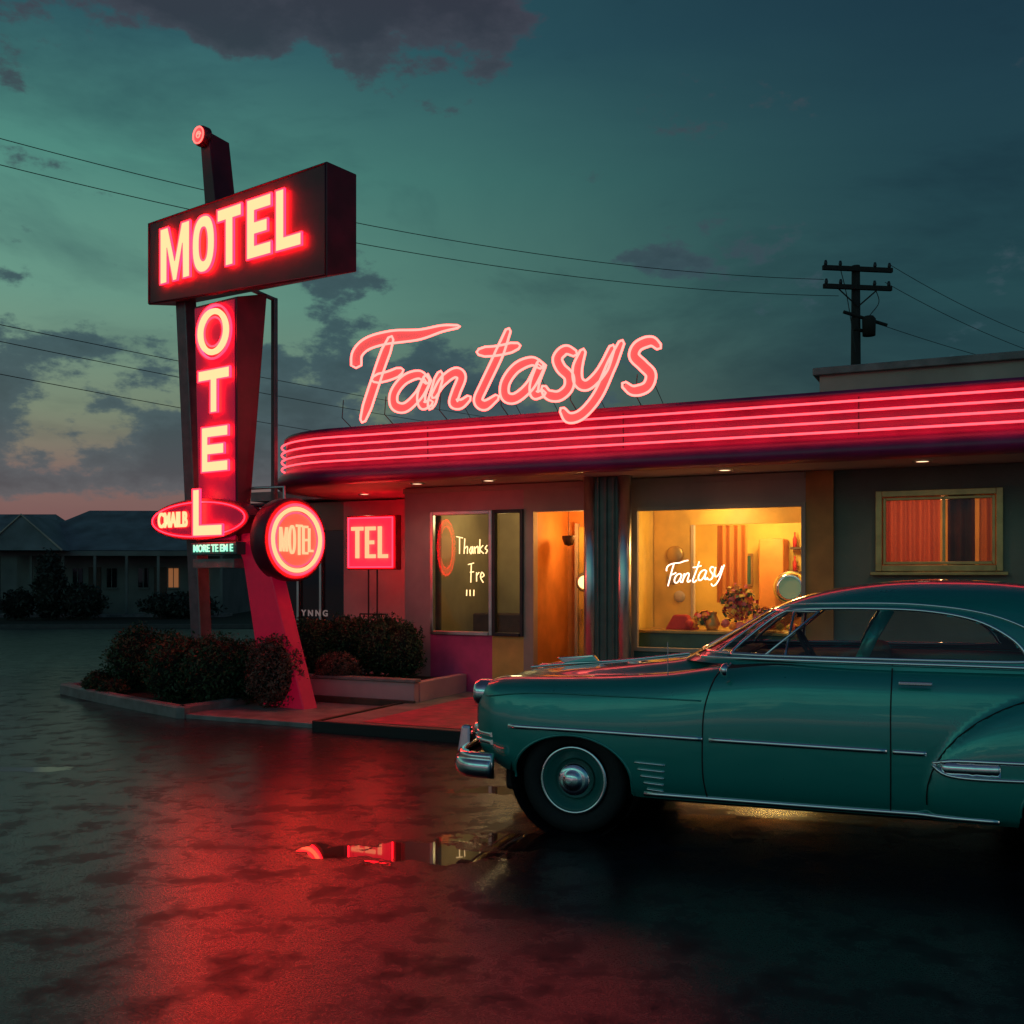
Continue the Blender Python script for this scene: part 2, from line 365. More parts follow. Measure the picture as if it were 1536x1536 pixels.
def room(nm,u0,u1,v0,v1,z1,wm,fm):
    box(nm+'_back',u0,u1,v1,v1+.05,0,z1,wm,B); box(nm+'_lw',u0-.05,u0,v0,v1+.05,0,z1,wm,B); box(nm+'_rw',u1,u1+.05,v0,v1+.05,0,z1,wm,B)
    box(nm+'_floor',u0,u1,v0,v1,0,.02,fm,B); box(nm+'_ceil',u0,u1,v0,v1,z1-.03,z1,M['soffit'],B)
M['olive']=mat('lobby_wall',(.42,.36,.2),.7,noise=.18,nscale=1.5)
room('lobby',1.46,3.10,1.15,3.2,2.86,M['olive'],M['roomfloor'])
room('diner_room',4.45,6.85,1.15,4.2,2.84,M['room'],M['roomfloor'])
room('guest_room',7.35,9.1,1.22,3.5,2.84,M['room'],M['roomfloor'])
box('lobby_desk',1.6,2.4,2.4,2.8,.02,1.1,M['wood'],B,.02); box('lobby_picture_frame',2.65,3.0,3.15,3.19,1.5,2.0,M['wood'],B,.01); box('lobby_picture',2.69,2.96,3.14,3.152,1.54,1.96,M['wallcream'],B)
box('lobby_drape',1.50,1.72,1.18,1.24,.9,2.5,mat('drape_grey',(.12,.12,.10),.9),B,.02)
box('entry_back',3.16,4.02,2.2,2.25,0,ZT,M['orange'],B); box('entry_left',3.17,3.22,1.14,2.2,0,ZT,M['orange'],B); box('entry_right',3.95,4.0,1.14,2.2,0,ZT,M['yellow'],B)
box('entry_door',3.42,3.90,2.12,2.19,.13,2.35,M['yellow'],B,.01); box('entry_door_panel',3.50,3.82,2.10,2.125,1.2,2.2,M['room'],B,.008)
box('entry_door_frame',3.37,3.415,2.08,2.19,.13,2.40,M['wallcream'],B,.006)
box('door_handle',3.46,3.485,2.05,2.1,1.0,1.2,M['gold'],B,.004)
box('column_core',4.16,4.58,.62,.82,.12,2.88,M['columngreen'],B,.01)
for i,u in enumerate((4.15,4.59)): lathe('column_tube_%d'%i,[(0,.12),(.085,.12),(.085,2.885),(0,2.885)],M['steel'],B,'z',(u,.66,0),32)
for i,u in enumerate((4.27,4.37,4.47)): tube('column_rib_%d'%i,[(u,.615,.13),(u,.615,2.88)],.018,M['columngreen'],B)
M['lamp']=glow('downlight_lens',(2.6,1.6,.9),1,True)
for i,(u,v) in enumerate(((1.78,.45),(2.84,.45),(5.88,.45),(8.0,.45),(10.4,.45),(0.2,1.6))):
    lathe('downlight_%d'%i,[(.0,2.878),(.07,2.878),(.075,2.872),(.10,2.872),(.105,2.884)],M['lamp'],B,'z',(u,v,0),28,mats=[M['lamp'],M['frame']],mi=[0,1,1,1])
    ld=bpy.data.lights.new('downlight','SPOT'); ld.energy=8; ld.color=(1,.55,.34); ld.spot_size=math.radians(130); ld.spot_blend=.8; ld.shadow_soft_size=.06
    lo=bpy.data.objects.new('downlight_lamp_%d'%i,ld); COL.objects.link(lo); lo.parent=B; lo.location=(u,v,2.86)
def ptlight(nm,loc,e,c,parent,r=.08):
    ld=bpy.data.lights.new(nm,'POINT'); ld.energy=e; ld.color=c; ld.shadow_soft_size=r
    lo=bpy.data.objects.new(nm,ld); COL.objects.link(lo); lo.parent=parent; lo.location=loc; return lo
M['globe']=glow('lamp_globe',(3.0,1.7,.6),1,True)
def sph(nm,c,r,m_,parent,sz=1):
    return lathe(nm,[(max(1e-4,r*math.sin(a)),-r*sz*math.cos(a)) for a in np.linspace(0,math.pi,12)],m_,parent,'z',c,20)
ptlight('diner_lamp',(5.9,3.0,2.45),72,(1,.66,.20),B,.15)
ptlight('diner_lamp_b',(5.5,1.7,2.5),28,(1,.62,.20),B,.12)
ptlight('lobby_lamp',(2.2,2.2,2.5),15,(1,.72,.32),B,.12)
ptlight('guest_lamp',(8.0,2.2,2.3),20,(1,.42,.18),B,.15)
ptlight('entry_lamp',(3.75,1.6,2.3),18,(1,.56,.17),B,.07)
sph('sconce_globe',(3.98,.90,1.58),.085,M['globe'],B); tube('sconce_stem',[(3.98,.99,2.0),(3.98,.90,1.95),(3.98,.90,.9)],.012,M['gold'],B)
lathe('sconce_ring',[(.10,-.01),(.13,-.01),(.13,.01),(.10,.01),(.10,-.01)],M['gold'],B,'y',(3.98,.93,1.58),28)
box('parapet',6.56,15,3.0,7.9,3.6,4.36,M['wallcream'],B); box('parapet_cap',6.48,15.05,2.92,7.95,4.36,4.46,M['concrete'],B,.01)
tube('roof_conduit',[(1,.75,3.66),(8,.75,3.66)],.02,M['darkmetal'],B)
def neon_script(nm,strokes,parent,fn,r,m_):
    tube(nm,[[fn(p) for p in cr(s,6)] for s in strokes],r,m_,parent,False,1)
FANT=[
 [(534,548),(536,530),(552,515),(584,506),(628,502),(662,493),(686,490)],
 [(586,508),(572,545),(557,590),(544,630)],
 [(560,569),(582,564),(602,556)],
 [(641,572),(628,562),(606,570),(591,590),(592,608),(608,611),(628,592),(641,568),(632,592),(634,608),(646,604)],
 [(660,560),(652,588),(645,611)],
 [(650,594),(664,572),(682,559),(692,566),(684,588),(680,604),(691,606),(703,597)],
 [(762,496),(746,536),(726,578),(717,600),(727,608),(745,596)],
 [(718,528),(746,526),(777,519)],
 [(812,549),(797,542),(774,552),(758,574),(758,594),(773,597),(795,578),(812,546),(802,574),(802,592),(815,590)],
 [(862,530),(848,525),(836,537),(841,552),(853,565),(852,582),(838,594),(822,592),(815,582)],
 [(874,527),(866,552),(868,573),(882,577),(903,555),(918,521)],
 [(932,514),(916,550),(897,592),(874,620),(854,627),(843,615)],
 [(988,520),(976,512),(957,519),(951,534),(964,548),(976,562),(970,580),(950,586),(936,577)]]
neon_w=glow('window_neon',(3.2,2.0,1.5),1,True)
def fw(p):
    k=.84/460; return (4.98+(p[0]-530)*k,1.12,1.60+(600-p[1])*k*1.25)
neon_script('window_neon_sign',FANT[:-1],B,fw,.009,neon_w)
LOB=[[(0,0),(20,-3)],[(10,-2),(6,-34)],[(26,-4),(20,-34)],[(22,-24),(32,-20),(30,-34)],[(44,-20),(38,-28),(42,-34),(48,-20),(48,-34)],[(54,-20),(54,-34)],[(55,-24),(64,-20),(63,-34)],[(72,-6),(68,-34)],[(80,-18),(70,-26),(80,-34)],[(92,-18),(86,-24),(92,-28),(86,-34)],
     [(30,-55),(48,-52)],[(40,-54),(34,-90)],[(34,-70),(46,-69)],[(54,-70),(52,-88)],[(54,-76),(62,-70)],[(68,-80),(76,-76),(70,-70),(65,-80),(72,-90)],[(20,-104),(18,-116)],[(30,-104),(29,-116)],[(42,-104),(40,-116)]]
neon_script('lobby_neon_script',LOB,B,lambda p:(2.02+p[0]*.0050-p[1]*.0006,1.10,2.20+p[1]*.0070),.0075,glow('lobby_neon',(2.4,1.5,.65),1,True))
box('display_counter',4.55,6.75,1.35,1.9,.02,.93,M['teal'],B,.01)
box('counter_top',4.50,6.80,1.32,1.95,.93,.97,M['gold'],B,.008)
fm=[mat('petal_red',(.55,.03,.03),.6),mat('petal_orange',(.8,.3,.04),.6),mat('petal_yellow',(.8,.6,.1),.6),mat('petal_pink',(.7,.2,.25),.6),mat('stem_green',(.05,.12,.04),.6)]
vs=[];fs=[];mi=[]
for (fx_,fy_,fz_,ra_,rz_,cnt_) in ((5.78,1.62,1.32,.24,.26,700),(6.15,1.6,1.14,.20,.13,360),(5.35,1.62,1.12,.16,.10,240)):
  for i in range(cnt_):
    a=rng.normal(size=3); a/=np.linalg.norm(a); c=np.array((fx_,fy_,fz_))+a*np.array((ra_,.15,rz_))*rng.uniform(.3,1); kk=rng.integers(0,5)
    t1=rng.normal(size=3); t1/=np.linalg.norm(t1); t2=np.cross(a,t1); t2/=np.linalg.norm(t2); s=rng.uniform(.012,.032); q0=len(vs)
    for w_ in ((-1,-1),(1,-1),(1,1),(-1,1)): vs.append(c+t1*s*w_[0]+t2*s*w_[1])
    fs.append((q0,q0+1,q0+2,q0+3)); mi.append(kk)
mk('flower_arrangement',vs,fs,None,B,mats=fm,mi=mi)
for i in range(22):
    sph('fruit_%d'%i,(5.15+rng.uniform(0,1.4),1.42+rng.uniform(0,.25),1.02+rng.uniform(0,.05)),rng.uniform(.035,.065),fm[int(rng.integers(0,4))],B)
lathe('vase',[(.0,.97),(.07,.97),(.10,1.05),(.05,1.16),(.06,1.2)],M['gold'],B,'z',(5.45,1.6,0),24)
sph('warm_lamp_bulb',(6.30,1.55,1.16),.045,M['globe'],B)
hexa('red_case',[(4.85,1.5,.97),(5.25,1.5,.97),(5.25,1.75,.97),(4.85,1.75,.97)],[(4.95,1.54,1.16),(5.12,1.54,1.16),(5.12,1.7,1.16),(4.95,1.7,1.16)],fm[0],B,.02)
box('partition_left',4.46,4.98,2.3,2.36,0,2.8,M['yellow'],B); box('partition_head',4.98,6.84,2.3,2.36,2.35,2.8,M['yellow'],B)
box('partition_trim',4.98,5.02,2.28,2.37,0,2.35,M['wallcream'],B)
box('inner_cupboard',5.6,5.95,3.7,4.15,.02,2.2,M['orange'],B,.02)
for i in range(3): box('shelf_%d'%i,6.0,6.75,3.95,4.19,1.35+i*.35,1.38+i*.35,M['wood'],B)
for i in range(14): lathe('bottle_%d'%i,[(.0,0),(.03,0),(.032,.12),(.012,.17),(.012,.22),(0,.22)],fm[i%5],B,'z',(6.05+(i%5)*.14,4.07,1.381+(i//5)*.35),10)
box('wall_picture',5.12,5.42,4.15,4.19,1.5,2.0,M['gold'],B,.01); box('wall_picture_art',5.15,5.39,4.14,4.152,1.54,1.96,M['teal'],B)
JB=(6.22,2.75,1.50)
lathe('jukebox_arch',[(.15,-.06),(.22,-.06),(.22,.06),(.15,.06),(.15,-.06)],M['chrome'],B,'y',JB,36)
box('jukebox_body',6.0,6.44,2.78,3.1,.02,1.50,M['orange'],B,.03)
lathe('jukebox_glow',[(.0,-.01),(.15,-.01)],glow('jukebox_green',(.01,.10,.06),1,True),B,'y',JB,36)
lathe('wall_clock',[(0,-.03),(.10,-.03),(.12,-.015),(.12,0)],M['gold'],B,'y',(4.76,2.29,1.95),28)
for i,(u,z) in enumerate(((4.72,1.62),(4.82,1.38))): lathe('wall_plate_%d'%i,[(0,-.02),(.06,-.025),(.08,0)],M['wallcream'],B,'y',(u,2.29,z),20)
def curtain(nm,u0,u1,z0,z1,v,m_,amp=.025,k=60):
    n_=120; vs=[];fs=[]
    for i in range(n_+1):
        u=u0+(u1-u0)*i/n_; w_=v+amp*math.sin(u*k)+amp*.5*math.sin(u*k*.37+1)
        vs+=[(u,w_,z0),(u+.006*math.sin(u*31),w_,z1)]
    for i in range(n_): fs.append((2*i,2*i+2,2*i+3,2*i+1))
    mk(nm,vs,fs,m_,B,True)
def cloth(nm,c):
    m_,nt_,b_=newmat(nm); b_.inputs['Base Color'].default_value=(*c,1); b_.inputs['Roughness'].default_value=.8
    tr=nt_.nodes.new('ShaderNodeBsdfTranslucent'); tr.inputs[0].default_value=(*c,1); mx=nt_.nodes.new('ShaderNodeMixShader'); mx.inputs[0].default_value=.6
    nt_.links.new(b_.outputs[0],mx.inputs[1]); nt_.links.new(tr.outputs[0],mx.inputs[2]); nt_.links.new(mx.outputs[0],nt_.nodes['Material Output'].inputs[0]); return m_
M['curt']=cloth('curtain_red',(.70,.22,.12)); M['curt2']=cloth('curtain_gold',(.55,.22,.06))
curtain('guest_curtain',7.50,8.14,1.72,2.6,1.18,M['curt'],.03,62); curtain('guest_curtain_heavy',8.22,8.50,1.72,2.6,1.18,mat('curtain_heavy',(.14,.06,.03),.9)); curtain('guest_curtain_edge',8.54,8.76,1.72,2.6,1.18,M['curt2'])
curtain('diner_curtain',5.30,5.70,1.3,2.34,2.45,M['curt2'])
lathe('hanging_basket',[(.0,2.06),(.06,2.08),(.09,2.16),(.09,2.2)],M['wood'],B,'z',(3.52,1.5,0),20); tube('basket_chain',[(3.52,1.5,2.2),(3.52,1.5,2.86)],.005,M['darkmetal'],B)
# rear wing with dark shopfront
box('rear_wall',-.79,1.26,2.5,2.64,0,2.86,M['wallpink'],B); box('rear_wall_far',-2.3,-2.12,2.5,2.64,0,2.86,M['darkmetal'],B)
box('rear_shop_glass',-2.12,-.79,2.56,2.6,.5,2.4,M['darkglass'],B); box('rear_shop_sill',-2.12,-.79,2.5,2.64,0,.5,M['wallgreen'],B); box('rear_shop_head',-2.12,-.79,2.5,2.64,2.4,2.86,M['wallgreen'],B)
for i,u in enumerate((-1.7,-1.25)): box('rear_mullion_%d'%i,u-.02,u+.02,2.5,2.56,.5,2.4,M['frame'],B)
box('rear_roof',-2.5,1.2,2.3,7.9,2.90,3.05,M['concrete'],B); box('rear_back',-2.3,1.26,7.8,7.9,0,2.9,M['wallgreen'],B); box('rear_left',-2.3,-2.2,2.64,7.8,0,2.9,M['wallgreen'],B)
text('rear_window_lettering','Y N N G',.14,glow('dull_white_letter',(.13,.09,.085),1,True),B,facing(-1.35,2.49,1.05),.003)

# ---------------- script roof sign (stands on brackets at the canopy edge)
SG=empty('fantasys_script_sign',(-3.06,13.9,0),TH)
def art(p):
    s=(p[0]-768)/1536; t=11.10/(.425*s+.905); return (8.68+t*(.905*s-.425),-.18,1.65+(865-p[1])/1536*t)
for si,st in enumerate(FANT):
    c=[np.array(art(p)) for p in cr(st,9)]; n_=len(c); wl=[]; wr=[]
    hw0=.068 if si in (0,1) else .058
    for i,p in enumerate(c):
        t=c[min(i+1,n_-1)]-c[max(i-1,0)]; t/=np.linalg.norm(t)+1e-9; nn=np.array((-t[2],0,t[0]))
        f=i/(n_-1); hw=hw0*(.6+.4*min(1,min(f,1-f)*6)) if si!=0 else hw0*(.25+.9*min(1,(1-f)*2.2))
        wl.append(p+nn*hw); wr.append(p-nn*hw)
    vs=[];fs=[]
    for a,b_ in zip(wl,wr): vs+=[a+np.array((0,.012+si*.0015,0)),b_+np.array((0,.012+si*.0015,0))]
    for i in range(n_-1): fs.append((2*i,2*i+1,2*i+3,2*i+2))
    mk('stroke_backing_%d'%si,vs,fs,M['scriptfill'],SG)
    ring=wl+[c[-1]+(c[-1]-c[-2])/np.linalg.norm(c[-1]-c[-2])*hw0*.5]+wr[::-1]+[c[0]+(c[0]-c[1])/np.linalg.norm(c[0]-c[1])*hw0*.5]
    tube('stroke_tube_%d'%si,[tuple(p) for p in ring],.0145,M['scriptedge'],SG,True,1)
for u in (1.0,1.65,2.45,3.3,4.2,5.0):
    tube('strut_%.2f'%u,[(u,.10,3.61),(u,-.14,3.72),(u+.02,-.14,3.95)],.006,M['darkmetal'],SG)
for u in (2.6,3.3,3.8,4.4,5.12):
    tube('feed_cable_%.2f'%u,cr([(u,-.05,4.0),(u+.05,.1,3.82),(u+.10,.25,3.63)],6),.004,M['black'],SG)

# ---------------- pylon sign
PY=empty('motel_pylon_sign',(-3.81,13.21,0),math.atan2(-.595,.804))
hexa('motel_cabinet',[(-1.49,0,5.39),(2.04,0,5.17),(2.04,.49,5.34),(-1.49,.49,5.48)],[(-1.49,0,6.52),(2.04,0,6.52),(2.04,.49,6.52),(-1.49,.49,6.52)],M['sign'],PY,.012)
tube('cabinet_trim',[(-1.47,-.006,5.41),(2.02,-.006,5.19),(2.02,-.006,6.50),(-1.47,-.006,6.50)],.012,M['signside'],PY,True)
for ch,x0,x1 in (('M',-1.14,-.49),('O',-.44,.03),('T',.08,.56),('E',.66,1.12),('L',1.20,1.66)):
    neon_letter(ch,x0,5.60,x1-x0,.74,.155,-.045,PY,edge=.014)
hexa('top_fin',[(-.35,.08,6.52),(-.13,.08,6.52),(-.13,.42,6.52),(-.35,.42,6.52)],[(-.46,.08,7.50),(-.28,.08,7.50),(-.28,.42,7.46),(-.46,.42,7.46)],M['bladeside'],PY,.01)
lathe('fin_emblem_disc',[(0,-.03),(.10,-.03),(.135,.0),(.135,.08)],M['redtube'],PY,'y',(-.37,.03,7.44),28,mats=[glow('emblem_red',(1.0,.05,.06),1,True),M['sign']],mi=[0,1,1])
tube('fin_emblem_ring',[(-.37+.105*math.cos(a),-.01,7.44+.105*math.sin(a)) for a in np.linspace(0,2*math.pi,24,endpoint=False)],.010,glow('emblem_tube',(4,.3,.25),1,True),PY,True)
tube('fin_emblem_swirl',[(-.37+.05*math.cos(a)*(1-a/14),-.01,7.44+.05*math.sin(a)*(1-a/14)) for a in np.linspace(0,9,24)],.008,glow('emblem_tube2',(3,.4,.3),1,True),PY)
hexa('blade_cabinet',[(-.36,0,2.1),(.42,0,2.1),(.42,.16,2.1),(-.36,.16,2.1)],[(-.47,0,5.20),(.40,0,5.20),(.44,.46,5.33),(-.47,.46,5.33)],M['bladeside'],PY,.012)
hexa('blade_front_panel',[(-.33,-.012,2.12),(.39,-.012,2.12),(.39,-.003,2.12),(-.33,-.003,2.12)],[(-.44,-.012,5.17),(.37,-.012,5.17),(.37,-.003,5.17),(-.44,-.003,5.17)],M['blade'],PY)  # thin plate that carries the painted-in glow of the blade
def ringpts(cx,cz,rx,rz,y,n_=40): return [(cx+rx*math.cos(a),y,cz+rz*math.sin(a)) for a in np.linspace(0,2*math.pi,n_,endpoint=False)]
tube('blade_O_face',ringpts(.0,4.80,.262,.262,-.055),.038,M['cream'],PY,True)
tube('blade_O_outer',ringpts(.0,4.80,.345,.345,-.05),.015,M['redtube'],PY,True); tube('blade_O_inner',ringpts(.0,4.80,.185,.185,-.05),.013,M['redtube'],PY,True)
tube('blade_O_halo',ringpts(.0,4.80,.335,.335,-.026),.007,M['halo'],PY,True)  # added tube hidden behind the O for the same crimson glow
neon_letter('T',-.30,3.76,.64,.56,.14,-.055,PY,edge=.014,nm='blade'); neon_letter('E',-.23,3.0,.54,.58,.135,-.055,PY,edge=.014,nm='blade')
neon_letter('L',-.23,2.17,.60,.60,.14,-.19,PY,edge=.014,nm='blade')
def ellprism(nm,cx,cz,rx,rz,y0,y1,m_): return prism(nm,[(cx+rx*math.cos(a),cz+rz*math.sin(a)) for a in np.linspace(0,2*math.pi,64,endpoint=False)],y0,y1,m_,PY,.012)
ellprism('oval_cabinet',-.235,2.39,1.03,.27,-.12,.14,M['bladeside'])
ellprism('oval_face',-.235,2.39,.93,.20,-.128,-.123,M['blade'])
tube('oval_neon',ringpts(-.235,2.39,.96,.222,-.135,64),.009,M['redtube'],PY,True)
text('oval_lettering','CMAILB',.23,M['cream'],PY,facing(-.74,-.142,2.39)@Matrix.Diagonal((.80,1.2,1,1)),.006,.008)
box('green_sign',-.40,.52,-.10,.05,1.93,2.09,M['teal'],PY,.01)
text('green_lettering','MORE TE EM E',.125,glow('mint_letter',(.35,1.1,.75),1,True),PY,facing(.06,-.108,2.01)@Matrix.Diagonal((1.0,1.05,1,1)),.003)
box('meter_box',-.42,.42,-.06,.14,1.76,1.88,M['concrete'],PY,.01)
def beam(nm,p0,p1,wx,wy,m_):
    hexa(nm,[(p0[0]-wx,p0[1]-wy,p0[2]),(p0[0]+wx,p0[1]-wy,p0[2]),(p0[0]+wx,p0[1]+wy,p0[2]),(p0[0]-wx,p0[1]+wy,p0[2])],[(p1[0]-wx,p1[1]-wy,p1[2]),(p1[0]+wx,p1[1]-wy,p1[2]),(p1[0]+wx,p1[1]+wy,p1[2]),(p1[0]-wx,p1[1]+wy,p1[2])],m_,PY,.01)
M['post']=mat('post_paint',(.20,.11,.13),.4,noise=.2)
beam('left_post',(-.66,.3,0),(-.98,.24,5.43),.11,.09,M['post'])
tube('left_post_edge',[(-.54,.2,0),(-.86,.14,5.40)],.012,M['greymetal'],PY)
beam('back_pole',(-.02,.97,0),(-.02,.97,5.46),.035,.035,M['greymetal']); tube('back_pole_arm',[(-.02,.97,5.44),(-.02,.45,5.50)],.03,M['greymetal'],PY)
M['leg']=mat('leg_red_paint_glow',(.50,.012,.05),.35,noise=.2,nscale=3,em=(.16,.001,.012),es=.8); M['leg'].cycles.emission_sampling='NONE'  # red paint plus emission standing in for sign light on the leg
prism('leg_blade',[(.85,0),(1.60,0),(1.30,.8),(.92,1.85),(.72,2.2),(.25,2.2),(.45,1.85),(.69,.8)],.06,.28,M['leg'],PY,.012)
cx,cy,cz=1.16,.30,2.11
lathe('round_drum',[(0,-.25),(.50,-.25),(.52,-.23),(.52,-.01),(.50,.01),(.47,.01),(.46,-.02),(0,-.02)],M['bladeside'],PY,'x',(cx,cy,cz),56)
lathe('round_face',[(0,0),(.36,0)],M['sign'],PY,'x',(cx-.005,cy,cz),48,mats=[glow('round_face_orange',(.80,.10,.05),1)],mi=[0])
def xring(r,h): return [(cx+h,cy+r*math.cos(a),cz+r*math.sin(a)) for a in np.linspace(0,2*math.pi,48,endpoint=False)]
tube('round_tube_outer',xring(.435,.03),.017,M['redtube'],PY,True); tube('round_tube_mid',xring(.385,.03),.026,glow('warm_tube',(9,.70,.30),1),PY,True); tube('round_tube_inner',xring(.335,.03),.012,M['redtube'],PY,True)
M['roundlet']=glow('round_letter',(3,.62,.30),1,True)
for i,(ch,w_,hh) in enumerate((('M',.13,.30),('O',.11,.36),('T',.10,.38),('E',.09,.36),('L',.08,.30))):
    yy=-.27+[0,.145,.265,.37,.465][i]
    curve2d('round_letter_%d'%i,glyph(ch,w_,hh,.030),M['roundlet'],PY,.02,facing(cx+.02,cy+yy,cz-hh/2,'+x'))
tube('round_bracket',[(.9,.2,2.55),(.35,.1,2.55)],.03,M['signside'],PY); tube('round_bracket2',[(.95,.3,2.6),(.95,.3,2.78),(.45,.2,2.78)],.02,M['frame'],PY)

# ---------------- TEL sign
TS=empty('tel_sign',(-3.06,13.9,0),TH)
box('cabinet',.03,.87,1.40,1.56,1.75,2.55,M['bladeside'],TS,.015)
box('lit_face',.08,.82,1.375,1.398,1.80,2.50,glow('tel_face',(2.2,.015,.055),1.0),TS)
tube('border_neon',[(.07,1.37,1.79),(.83,1.37,1.79),(.83,1.37,2.51),(.07,1.37,2.51)],.014,M['redtube'],TS,True)
tube('added_rear_glow',[(.10,1.60,1.82),(.80,1.60,1.82),(.80,1.60,2.48),(.10,1.60,2.48)],.014,M['halo'],TS,True)  # hidden tube added behind the cabinet to redden the wall
M['tell']=glow('tel_letter',(3,.60,.28),1)
for ch,x0,w_ in (('T',.14,.20),('E',.38,.17),('L',.60,.16)):
    curve2d('letter_'+ch,glyph(ch,w_,.46,.055),M['tell'],TS,.03,facing(x0,1.35,1.92))
for i,u in enumerate((.2,.35,.5,.65)): tube('leg_%d'%i,[(u,1.48,1.75 if i in(1,2) else 1.1),(u,1.48,0)],.012,M['darkmetal'],TS)
tube('leg_rail',[(.2,1.48,1.1),(.65,1.48,1.1)],.010,M['darkmetal'],TS)

# ---------------- pavement, kerbs, planter
PV=empty('pavement',(-3.06,13.9,0),TH)
box('entry_slab',2.15,15,-2.25,.975,-.05,.10,M['concrete'],PV,.01)
box('slab_nosing',2.12,15,-2.30,-2.255,-.05,.115,M['black'],PV,.008)
box('slab_nosing_end',2.10,2.145,-2.30,-.5,-.05,.115,M['black'],PV,.008)
box('walk_strip',.15,2.09,-2.1,-.49,-.05,.05,M['concrete'],PV,.008)
mk('entry_mat',[(2.6,-2.1,.106),(4.5,-2.1,.106),(4.5,.4,.106),(2.6,.4,.106)],[(0,1,2,3)],M['carpet'],PV)
PL=empty('planter',(-3.06,13.9,0),TH)
box('planter_front',.5,2.25,-.42,-.30,.0,.34,M['wallpink'],PL,.01); box('planter_cap',.48,2.27,-.44,-.28,.345,.385,M['concrete'],PL,.008); box('planter_base',.45,2.28,-.47,-.425,0,.13,M['wood'],PL,.01)
box('planter_end',2.13,2.25,-.275,.97,0,.34,M['wallpink'],PL,.01); box('planter_soil',.5,2.12,-.29,.95,0,.28,M['soil'],PL)
FB=empty('flower_bed',(-3.06,13.9,0),TH)
bed=[(-3.1,-.8),(-3.0,-.95),(-.1,-2.0),(.12,-1.95),(.14,-.5),(.4,-.45),(.4,1.6),(-2.9,1.4)]
vs=[(a,b_,.08) for a,b_ in bed]; mk('bed_soil',vs,[tuple(range(len(bed)))],M['soil'],FB)
kp=[(a,b_,.0) for a,b_ in cr([(-2.9,1.4),(-3.15,-.6),(-2.9,-.98),(-.2,-1.98),(.08,-1.9),(.1,-.5)],8)]
sweep('bed_kerb',kp,[(-.07,0),(.07,0),(.07,.12),(.05,.14),(-.05,.14),(-.07,.12)],M['concrete'],FB,True,False)

# ---------------- foliage
def leafmat(nm,c0,c1):
    m_,nt_,b_=newmat(nm); g=nt_.nodes.new('ShaderNodeNewGeometry'); n_=nt_.nodes.new('ShaderNodeTexNoise'); n_.inputs['Scale'].default_value=9; n_.inputs['Detail'].default_value=3
    nt_.links.new(g.outputs['Position'],n_.inputs['Vector']); r=nt_.nodes.new('ShaderNodeValToRGB'); r.color_ramp.elements[0].position=.35; r.color_ramp.elements[1].position=.66
    r.color_ramp.elements[0].color=(*c0,1); r.color_ramp.elements[1].color=(*c1,1); nt_.links.new(n_.outputs['Fac'],r.inputs[0]); nt_.links.new(r.outputs[0],b_.inputs['Base Color']); b_.inputs['Roughness'].default_value=.6; return m_
M['leaf']=leafmat('hedge_leaf',(.010,.030,.010),(.040,.095,.030)); M['leafred']=leafmat('shrub_leaf_red',(.07,.03,.02),(.24,.10,.07)); M['leafdark']=leafmat('far_leaf',(.01,.016,.012),(.03,.045,.03))
M['core']=mat('shrub_core',(.008,.010,.006),.9,noise=0)  # dark lump added inside each shrub to block light between leaves
def shrub(nm,lobes,n_,size,m_):
    vs=[];fs=[];mi=[]
    tot=sum(l[3]*l[4]*l[5] for l in lobes)
    for (x,y,z,a,b_,c) in lobes:
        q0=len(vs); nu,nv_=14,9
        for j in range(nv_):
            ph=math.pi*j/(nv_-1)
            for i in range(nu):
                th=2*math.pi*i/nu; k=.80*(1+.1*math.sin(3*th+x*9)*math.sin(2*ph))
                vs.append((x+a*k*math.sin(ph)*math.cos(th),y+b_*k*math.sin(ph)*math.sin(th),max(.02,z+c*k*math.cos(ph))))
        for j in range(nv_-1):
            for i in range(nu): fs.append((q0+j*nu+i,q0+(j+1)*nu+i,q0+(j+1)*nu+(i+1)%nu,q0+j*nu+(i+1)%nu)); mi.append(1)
        cnt=int(n_*a*b_*c/tot)
        D=rng.normal(size=(cnt,3)); D/=np.linalg.norm(D,axis=1)[:,None]
        lump=1+.09*np.sin(D[:,0]*7+x)*np.sin(D[:,2]*6+y)+.06*np.sin(D[:,1]*13)
        rr=rng.uniform(.74,1.04,cnt)*lump+ (rng.random(cnt)>.94)*rng.uniform(0,.14,cnt)
        C=np.array((x,y,z))+D*np.array((a,b_,c))*rr[:,None]
        T1=rng.normal(size=(cnt,3)); T1/=np.linalg.norm(T1,axis=1)[:,None]; T2=np.cross(T1,D+rng.normal(size=(cnt,3))*.6); T2/=np.linalg.norm(T2,axis=1)[:,None]+1e-9
        s=rng.uniform(.6,1.3,cnt)*size
        for i in range(cnt):
            if C[i,2]<.04: continue
            q0=len(vs); c_=C[i]
            vs+= [c_-T1[i]*s[i],c_+T2[i]*s[i]*.45,c_+T1[i]*s[i],c_-T2[i]*s[i]*.45]; fs.append((q0,q0+1,q0+2,q0+3)); mi.append(0)
    return mk(nm,vs,fs,None,None,mats=[m_,M['core']],mi=mi)
shrub('hedge',[(-5.15,14.1,.5,.42,.4,.48),(-4.85,14.4,.45,.45,.4,.42)],9000,.026,M['leaf'])
shrub('hedge',[(-4.25,13.0,.46,.42,.42,.44),(-3.75,12.85,.48,.48,.42,.45),(-3.35,13.0,.44,.36,.4,.42)],13000,.026,M['leaf'])
shrub('shrub',[(-2.90,12.60,.48,.36,.32,.46)],8000,.024,M['leafred'])
